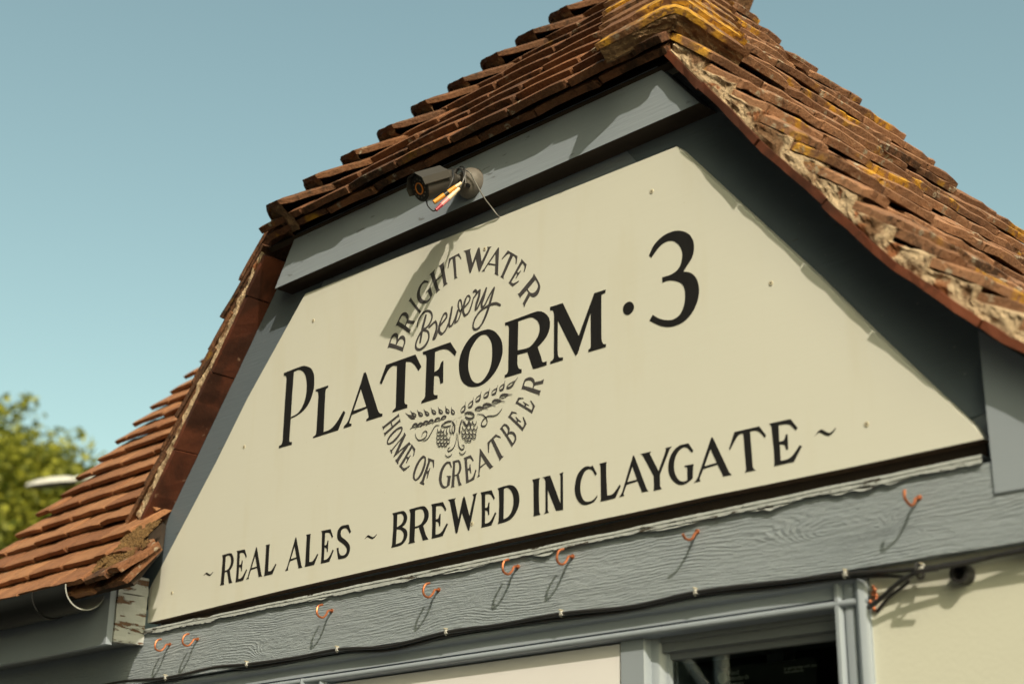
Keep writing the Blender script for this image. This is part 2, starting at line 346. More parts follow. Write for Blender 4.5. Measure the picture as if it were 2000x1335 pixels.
# ---- sign artwork in metres on the sign plane
GLYPHS = {
 'P': [[4,994,334,1000,421,1000,505,1000,576,998,625,995,659,990,699,981,757,965,820,945,874,921,915,893,946,862,969,831,983,803,989,776,993,748,998,715,1000,682,995,647,979,607,957,565,930,527,899,495,864,468,824,443,775,421,723,402,667,386,604,373,541,364,480,357,425,353,376,351,326,349,322,294,322,66,330,57,338,49,349,43,368,39,389,37,410,35,411,0,0,7,5,33,34,37,61,40,83,47,97,61,104,77,112,93,103,576,105,902,100,914,95,926,87,935,76,943,62,948,48,952,35,953,23,953,11,952],[328,960,373,963,417,966,461,965,504,959,546,949,585,936,624,919,660,898,690,874,716,843,737,808,753,774,764,739,770,704,772,670,772,636,767,604,758,572,744,540,725,510,700,481,668,453,630,427,592,407,555,393,518,384,477,378,428,373,375,371,322,369,320,697]],
 'L': [[0,1000,403,998,401,958,379,954,358,949,341,940,332,923,327,902,322,881,325,563,338,59,412,60,483,60,552,70,616,92,675,122,737,164,805,224,873,293,942,362,1000,318,799,0,1,1,10,31,39,36,66,42,87,54,98,78,101,108,104,137,103,833,96,867,90,900,82,926,69,943,55,952,41,959,28,961,16,960,4,959]],
 'A': [[467,996,520,1000,838,244,857,198,875,153,894,117,915,91,936,75,955,64,971,57,986,55,1000,52,999,0,593,1,595,34,613,41,630,48,643,57,649,64,651,72,647,94,635,140,618,199,601,258,204,221,184,174,165,128,152,92,150,73,156,64,164,58,176,52,191,49,206,45,203,0,0,2,10,42,35,56,60,70,82,86,99,105,114,124,128,144,407,817],[411,692,240,294,579,294]],
 'T': [[144,996,849,1000,1000,715,936,655,899,710,864,763,830,808,797,843,767,868,735,888,698,903,661,912,623,920,622,761,626,157,629,134,632,112,640,93,657,80,678,72,699,63,698,3,345,0,352,33,376,44,399,56,415,69,422,85,422,103,422,120,412,897,373,912,336,926,298,929,259,917,220,894,180,855,136,791,93,714,49,637,0,673]],
 'F': [[0,996,814,1000,1000,773,959,702,897,757,836,810,776,853,716,884,658,904,594,917,521,922,445,919,369,916,370,523,416,534,461,544,499,561,525,595,543,635,561,666,582,679,602,684,623,689,635,268,557,262,544,308,532,352,518,388,501,412,482,426,459,437,430,444,397,447,364,450,362,128,367,113,373,99,386,86,414,77,449,69,484,62,484,0,7,0,16,41,44,54,72,68,93,81,106,94,112,107,119,120,123,845,116,872,109,898,96,919,72,931,43,938,14,945]],
 'O': [[643,989,582,996,511,1000,443,998,380,990,322,977,266,952,206,911,150,861,102,806,63,746,33,684,12,621,1,558,0,496,6,433,17,362,36,292,60,230,93,178,131,135,172,99,213,69,255,46,304,28,364,13,428,2,492,0,555,6,615,21,677,46,745,86,811,135,869,191,916,257,952,327,979,392,995,447,1000,495,999,544,994,601,982,657,962,713,927,772,884,829,843,876,806,910,771,934,737,953,708,969,681,981],[580,912,552,919,523,922,492,918,457,905,422,886,387,861,349,826,313,786,283,747,263,715,249,684,239,646,228,591,221,530,217,472,219,421,224,375,236,326,256,266,282,204,312,152,348,112,388,82,430,64,473,56,516,59,560,76,609,109,656,155,696,207,726,265,747,327,761,395,767,476,766,560,762,632,755,682,745,717,730,753,706,797,679,840,651,873,627,894,605,905]],
 'R': [[0,993,317,995,434,997,548,1000,641,1000,702,998,740,993,776,982,819,965,858,942,894,915,928,882,956,846,978,810,991,776,998,743,1000,710,1000,675,996,640,987,606,973,569,954,533,930,500,899,470,865,443,831,419,798,399,767,381,736,364,765,288,794,215,816,156,828,116,834,92,847,75,872,67,902,67,933,66,933,0,834,0,739,0,668,4,637,13,631,26,626,44,613,71,602,102,591,133,513,335,292,345,291,182,297,159,304,136,312,116,323,101,334,90,347,81,361,75,375,73,389,70,385,4,8,10,12,56,31,59,49,62,64,70,74,86,82,105,89,125,94,849,91,870,89,890,84,907,74,921,62,931,48,938,34,941,19,940,4,940],[300,937,393,938,484,938,557,935,604,925,632,911,659,892,691,868,721,840,744,808,762,770,774,729,779,690,777,649,768,610,755,574,734,542,708,513,680,486,648,460,614,436,580,419,548,409,518,407,478,407,422,410,359,416,296,422]],
 'M': [[0,1000,234,993,522,333,801,973,1000,969,994,914,972,913,951,912,935,908,928,900,926,889,924,879,919,216,920,183,922,152,926,123,933,99,943,78,954,63,968,56,982,54,997,53,993,0,689,8,694,50,707,53,720,57,730,67,735,89,736,116,737,143,735,665,504,45,492,32,480,20,470,16,460,26,451,45,442,63,143,724,140,220,142,181,144,143,149,112,156,92,166,79,179,70,197,63,218,60,238,56,238,7,7,9,11,47,29,55,47,63,60,72,68,84,71,96,74,108,76,827,73,852,69,877,65,898,59,913,52,924,43,932,31,936,18,937,5,938]],
 'dot': [[510,1000,627,978,737,929,830,855,911,742,972,607,1000,479,987,361,941,254,870,163,762,82,632,22,503,0,371,31,243,99,140,190,65,312,17,453,0,584,22,705,76,812,152,897,260,957,387,992]],
 '3': [[17,832,49,865,81,897,122,925,181,951,248,973,315,988,381,997,444,1000,505,999,562,995,615,988,667,976,724,959,779,938,826,914,864,886,892,855,913,824,925,794,929,765,926,736,920,706,907,678,880,647,829,611,765,573,702,536,753,523,803,511,848,495,891,472,928,445,957,415,980,378,994,339,1000,299,997,261,987,223,966,186,935,147,895,108,847,76,791,48,729,26,663,11,587,2,509,0,433,3,362,12,295,27,227,46,151,74,76,106,0,138,68,187,121,162,173,137,230,116,298,96,370,81,437,72,498,72,552,80,599,93,638,115,670,143,694,173,712,206,722,241,727,275,726,311,719,345,705,375,683,400,655,420,616,439,560,459,495,477,433,490,379,495,330,494,281,493,277,549,349,547,420,545,483,549,539,558,586,571,624,590,654,618,674,651,687,683,693,712,691,741,680,770,658,802,627,834,591,861,550,883,505,899,453,909,393,913,329,910,264,898,196,871,130,836,64,801]],
 's': [[794,988,1000,748,911,703,849,759,789,813,726,856,660,885,593,903,525,911,445,909,366,896,305,876,269,843,253,803,251,765,261,731,284,699,331,664,416,625,522,585,625,543,724,497,817,449,892,402,944,352,977,304,992,255,987,200,964,147,928,101,880,64,820,36,745,15,640,4,522,0,414,0,322,2,241,7,161,12,18,348,134,360,150,309,165,261,191,216,233,174,285,137,344,110,418,93,497,87,569,89,633,99,688,118,729,142,755,176,765,216,760,254,739,288,704,321,648,356,560,400,455,446,353,489,254,525,161,558,87,596,40,642,13,692,1,743,0,799,14,854,49,901,115,941,201,972,290,993,385,1000,481,996,571,992,651,991,722,990]],
 'b': [[0,999,205,999,404,1000,562,998,657,994,709,988,758,971,822,936,880,891,922,845,947,799,955,754,948,709,923,665,884,623,837,589,779,564,714,548,649,532,729,506,806,481,872,452,926,414,967,373,992,329,1000,278,991,226,966,177,918,130,854,88,784,53,719,30,649,15,547,5,388,0,201,0,14,0,56,73,93,491,81,918],[314,936,405,935,492,934,568,926,629,905,676,878,710,847,731,811,739,773,729,734,699,692,654,650,593,615,511,591,416,573,322,556],[312,501,397,491,480,481,558,464,633,433,701,395,750,355,776,310,781,264,770,220,744,175,701,134,636,102,536,85,418,77,300,70]],
 'w': [[0,1000,267,994,229,937,373,380,507,924,552,990,585,930,752,394,886,912,845,980,1000,992,963,929,754,1,715,8,492,540,351,0,298,3,69,925]],
 'd': [[0,982,254,999,365,1000,473,1000,569,992,650,974,718,949,779,915,841,868,895,813,938,754,970,690,990,624,1000,557,1000,488,988,421,962,353,918,280,860,208,795,147,723,99,645,62,555,34,445,17,327,9,208,2,33,0,73,68,90,519,62,904],[290,934,351,937,409,939,466,930,523,903,578,866,625,821,666,766,700,704,723,639,734,569,736,498,727,428,706,357,675,289,637,232,591,187,540,153,484,127,422,110,357,100,293,91]],
 'n': [[0,995,374,999,869,167,867,926,820,984,1000,1000,975,952,984,0,669,10,252,649,272,60,326,12,90,1,163,43,155,880,135,910,115,938,92,962,63,977,32,986]],
 'i': [[0,999,927,1000,818,933,801,569,860,89,1000,4,174,0,216,101,142,918]],
 'c': [[804,983,990,746,928,700,881,761,835,819,786,865,731,894,674,910,615,914,550,907,484,890,425,856,370,798,322,727,285,654,261,581,250,509,249,438,261,363,285,291,317,228,361,174,413,131,471,98,538,79,609,72,676,71,737,74,793,83,847,98,900,122,950,152,1000,181,1000,162,1000,143,982,120,941,87,884,51,812,24,714,8,603,0,505,0,427,9,362,25,299,51,230,91,165,139,110,196,63,263,28,336,6,410,0,485,7,558,24,629,50,704,84,775,130,837,193,891,266,936,339,969,411,990,481,998,547,1000,608,993,663,979,719,965]],
 'y': [[0,1000,350,1000,301,955,567,463,658,637,747,805,807,929,819,981,802,988,785,995,1000,997,927,944,607,369,604,82,655,0,398,0,417,68,415,366,296,578,181,783,92,933,44,993,22,996]],
 'g': [[820,995,1000,780,944,735,891,789,839,841,785,881,725,907,665,921,605,923,540,910,477,884,419,851,363,807,314,755,275,698,248,632,233,562,227,493,233,423,248,356,274,293,315,231,366,174,420,129,479,100,541,84,599,75,651,73,697,78,744,83,749,406,644,431,645,460,1000,449,971,345,945,101,868,71,793,42,717,20,636,6,555,0,475,6,391,29,311,64,237,107,167,161,107,222,60,286,27,353,8,420,0,488,3,558,17,627,45,694,87,763,142,828,206,883,285,930,372,966,455,990,533,1000,604,998,668,996,725,996,772,996]],
 'e': [[0,1000,684,987,894,747,835,695,793,741,752,785,709,823,667,853,624,875,566,892,482,903,386,908,290,914,293,531,347,530,399,529,443,541,472,574,493,618,513,662,569,652,562,310,500,311,491,352,481,391,459,424,414,445,358,459,302,473,307,88,386,88,463,88,534,95,596,109,650,130,710,163,782,217,856,281,930,345,1000,308,723,4,83,0,106,49,107,349,65,917,58,930,51,943,42,957,29,971,15,986]],
 'a': [[499,988,530,1000,553,967,939,76,1000,0,766,11,772,18,777,25,768,56,736,129,691,224,647,318,268,290,158,87,176,19,0,17,22,31,43,44,64,60,83,82,100,107,118,132],[475,733,297,351,628,363]],
 'l': [[0,1000,351,997,321,947,317,685,355,119,437,116,517,113,592,119,658,141,717,172,774,206,832,244,886,284,940,324,1000,287,734,3,23,0,61,55,52,720,47,933]],
 't': [[163,1000,834,992,1000,740,961,698,923,751,885,802,847,844,808,876,770,899,728,915,680,922,631,923,581,923,616,86,653,22,693,0,397,4,440,49,436,175,403,912,366,918,331,923,295,917,260,897,226,866,186,822,137,758,84,683,30,608,0,633]],
 'r': [[0,992,233,996,458,1000,634,997,735,984,784,965,828,936,885,891,934,838,969,784,985,731,986,678,977,630,958,586,928,546,890,511,839,479,782,452,724,424,872,143,1000,7,737,4,516,408,318,402,308,64,342,5,5,0,59,52,66,867],[294,924,405,928,512,932,600,924,664,898,708,860,740,817,763,766,773,711,768,659,743,607,705,559,662,520,616,493,567,476,513,464,449,457,382,455,315,453]],
 '~': [[0,313,67,515,132,710,191,860,243,954,289,1000,338,994,394,912,452,780,509,651,568,527,626,411,680,340,731,336,777,377,824,445,874,545,924,670,973,794,1000,727,938,515,878,310,818,151,757,51,699,1,637,0,567,67,497,183,430,304,367,438,310,574,259,665,219,689,187,666,150,616,102,532,51,422]],
 'h': [[0,1000,380,1000,300,940,290,540,710,540,700,940,620,1000,1000,1000,930,940,920,60,1000,0,620,0,700,60,710,480,290,480,300,60,380,0,0,0,80,60,70,940]],
}
TITLE = [('P',0.4860,2.5560,0.6042,2.7369),('L',0.6110,2.5556,0.7212,2.6678),('A',0.7180,2.5560,0.8469,2.6679),('T',0.8337,2.5572,0.9663,2.6687),('F',0.9691,2.5568,1.0729,2.6690),('O',1.0811,2.5554,1.2064,2.6701),('R',1.2120,2.5545,1.3346,2.6705),('M',1.3348,2.5535,1.4772,2.6697),('dot',1.5189,2.6015,1.5454,2.6267),('3',1.5812,2.5526,1.6945,2.7331)]
TAGLINE = [('s',0.7153,2.2699,0.7610,2.3406),('b',0.8924,2.2696,0.9411,2.3405),('w',1.0596,2.2691,1.1425,2.3399),('d',1.1985,2.2692,1.2574,2.3394),('n',1.3166,2.2684,1.3702,2.3383),('i',1.2908,2.2685,1.3122,2.3384),('c',1.3984,2.2677,1.4527,2.3383),('y',1.5542,2.2660,1.6255,2.3365),('g',1.6164,2.2652,1.6715,2.3351),('e',1.8293,2.2620,1.8897,2.3343),('a',1.6706,2.2634,1.7496,2.3351),('l',1.4587,2.2679,1.5084,2.3375),('t',1.7463,2.2623,1.8218,2.3345),('r',0.9445,2.2694,1.0047,2.3403),('~',1.9144,2.2915,1.9545,2.3041),('r',0.2942,2.2709,0.3423,2.3415),('e',0.3512,2.2704,0.3965,2.3423),('a',0.3954,2.2703,0.4558,2.3400),('l',0.4616,2.2700,0.5056,2.3394),('a',0.5393,2.2699,0.6004,2.3402),('l',0.6077,2.2700,0.6536,2.3401),('e',0.6602,2.2694,0.7060,2.3403),('e',1.0100,2.2695,1.0610,2.3390),('e',1.1519,2.2692,1.1959,2.3385),('a',1.5038,2.2674,1.5711,2.3370),('~',0.2242,2.2995,0.2624,2.3089),('~',0.8065,2.2971,0.8459,2.3065)]
ARC = [('b','t',2.7558,2.5948),('r','t',2.5486,2.3928),('i','t',2.3077,2.2660),('g','t',2.2273,2.0338),('h','t',2.0016,1.8023),('t','t',1.7747,1.5928),('w','t',1.5666,1.2246),('a','t',1.2800,1.0023),('t','t',1.0455,0.8416),('e','t',0.8166,0.6889),('r','t',0.5989,0.4057),('h','b',-2.8256,-2.7196),('O','b',-2.6944,-2.5901),('M','b',-2.5692,-2.3879),('e','b',-2.3771,-2.2422),('O','b',-2.1726,-2.0383),('F','b',-2.0377,-1.9155),('g','b',-1.8130,-1.6546),('r','b',-1.6477,-1.5211),('e','b',-1.4857,-1.3387),('a','b',-1.3447,-1.1540),('t','b',-1.1621,-0.9663),('b','b',-0.9278,-0.8319),('e','b',-0.7813,-0.6780),('e','b',-0.6253,-0.5301),('r','b',-0.4731,-0.3408)]
ARC_C = (1.0853,2.6113)
SCRIPT = [(0.0072,[9751,27480,9743,27458,9732,27426,9719,27390,9706,27353,9694,27318,9681,27283,9667,27244,9654,27196,9639,27129,9623,27049,9608,26974,9598,26923]),(0.0049,[9489,27302,9493,27326,9498,27361,9507,27399,9521,27433,9544,27465,9573,27496,9605,27525,9637,27547,9669,27562,9703,27571,9738,27576,9771,27575,9804,27569,9837,27557,9867,27540,9893,27521,9913,27499,9930,27473,9942,27445,9948,27417,9948,27390,9943,27362,9932,27334,9917,27308,9898,27283,9875,27259,9847,27236,9817,27217,9780,27201,9737,27188,9698,27177,9670,27170]),(0.0056,[9700,27162,9724,27154,9758,27142,9794,27127,9822,27110,9841,27089,9854,27065,9864,27039,9869,27013,9870,26986,9867,26958,9859,26930,9847,26902,9829,26875,9805,26847,9778,26821,9748,26801,9713,26785,9674,26773,9635,26765,9600,26763,9568,26768,9539,26780,9513,26795,9492,26811,9478,26829,9468,26848,9462,26870,9461,26893,9464,26917,9470,26943,9482,26971,9498,27001,9521,27036,9549,27075,9581,27112,9611,27142,9643,27164,9677,27179,9707,27190,9729,27198]),(0.0049,[9864,27184,9882,27193,9909,27205,9938,27219,9965,27232,9991,27243,10018,27254,10042,27264,10058,27271]),(0.0062,[10058,27271,10067,27254,10080,27230,10093,27203,10101,27175,10103,27148,10102,27120,10098,27091,10091,27062,10079,27030,10063,26997,10045,26965,10032,26940,10022,26922,10014,26910,10008,26901,10004,26894]),(0.0043,[10004,26894,10013,26891,10026,26885,10041,26882,10055,26886,10068,26897,10081,26914,10095,26936,10110,26962,10127,26996,10144,27038,10163,27079,10183,27112,10205,27135,10229,27151,10254,27165,10277,27178,10300,27193,10324,27207,10345,27219,10360,27228]),(0.0049,[10183,27112,10200,27124,10224,27141,10251,27160,10277,27178,10302,27194,10327,27210,10351,27226,10371,27242,10386,27256,10398,27270,10406,27284,10409,27299,10406,27317,10397,27336,10385,27353,10372,27364,10356,27368,10338,27366,10319,27359,10299,27345,10278,27318,10254,27281,10232,27244,10217,27219]),(0.0066,[10217,27219,10208,27198,10196,27168,10184,27134,10178,27103,10177,27073,10180,27044,10187,27016,10197,26992,10214,26973,10236,26957,10258,26944,10272,26935]),(0.0043,[10272,26935,10288,26940,10310,26947,10335,26957,10358,26972,10379,26992,10400,27016,10421,27044,10441,27076,10464,27118,10487,27167,10507,27212,10522,27244]),(0.0066,[10558,27445,10551,27412,10542,27364,10531,27311,10521,27265,10510,27227,10499,27191,10488,27158,10483,27128,10484,27101,10489,27076,10496,27055,10501,27040]),(0.0043,[10501,27040,10513,27040,10531,27039,10552,27042,10572,27053,10592,27073,10613,27101,10634,27133,10655,27167,10677,27207,10700,27253,10721,27295,10735,27324]),(0.0062,[10735,27324,10727,27301,10715,27269,10702,27233,10691,27199,10682,27167,10674,27133,10668,27102,10664,27081]),(0.0043,[10664,27081,10678,27083,10699,27085,10722,27090,10743,27102,10761,27122,10779,27147,10796,27177,10811,27209,10826,27245,10840,27284,10852,27324,10857,27364,10855,27407,10847,27452,10835,27492,10823,27520,10809,27534,10793,27538,10778,27534,10765,27526,10756,27511,10749,27490,10745,27464,10746,27436,10752,27402,10764,27363,10778,27326,10793,27302,10809,27294,10826,27298,10844,27307,10864,27316,10887,27325,10912,27336,10938,27348,10963,27361,10987,27374,11012,27389,11035,27404,11055,27420,11070,27436,11083,27453,11093,27471,11098,27487,11098,27504,11093,27520,11086,27535,11076,27547,11064,27557,11049,27565,11034,27569,11019,27567,11003,27558,10987,27542,10973,27525,10963,27513]),(0.0066,[10963,27513,10952,27488,10936,27450,10920,27409,10908,27371,10902,27339,10898,27307,10897,27276,10901,27248,10912,27220,10928,27194,10944,27171,10955,27154]),(0.0043,[10955,27161,10973,27163,10999,27166,11028,27173,11054,27187,11075,27210,11096,27240,11116,27274,11134,27310,11153,27354,11172,27403,11188,27448,11200,27480]),(0.0059,[11196,27606,11206,27611,11221,27618,11237,27623,11252,27622,11265,27610,11277,27591,11288,27571,11296,27558]),(0.0046,[11228,27493,11246,27509,11272,27531,11300,27554,11324,27571,11342,27580,11358,27584,11370,27585,11379,27587]),(0.0069,[11379,27587,11376,27564,11371,27532,11365,27495,11355,27458,11341,27422,11322,27383,11304,27345,11289,27310,11280,27278,11273,27247,11268,27221,11264,27203]),(0.0043,[11264,27203,11276,27206,11292,27210,11312,27218,11333,27236,11357,27266,11384,27306,11412,27350,11441,27393,11472,27440,11505,27491,11535,27537,11556,27569]),(0.0069,[11567,27576,11557,27551,11542,27516,11525,27475,11509,27437,11492,27399,11472,27359,11455,27322,11444,27289,11441,27261,11445,27237,11451,27217,11454,27203]),(0.0043,[11454,27203,11467,27204,11484,27205,11505,27210,11529,27225,11556,27254,11586,27294,11618,27338,11649,27377,11682,27415,11717,27453,11748,27486,11770,27509]),(0.0069,[11797,27522,11786,27492,11770,27450,11751,27401,11733,27354,11714,27309,11694,27262,11674,27215,11655,27170,11635,27127,11616,27085,11597,27045,11576,27007,11552,26967,11524,26927,11500,26892,11483,26867]),(0.0049,[11483,26867,11463,26850,11436,26825,11404,26800,11374,26783,11345,26775,11315,26772,11287,26774,11263,26781,11242,26793,11224,26811,11211,26833,11205,26858,11205,26887,11212,26921,11224,26957,11243,26992,11269,27026,11303,27062,11340,27094,11379,27121,11422,27140,11470,27153,11514,27162,11544,27169]),(0.0056,[11544,27169,11571,27175,11609,27184,11653,27192,11695,27196,11737,27195,11780,27192,11822,27185,11860,27176,11896,27160,11930,27140,11959,27121,11979,27107])]
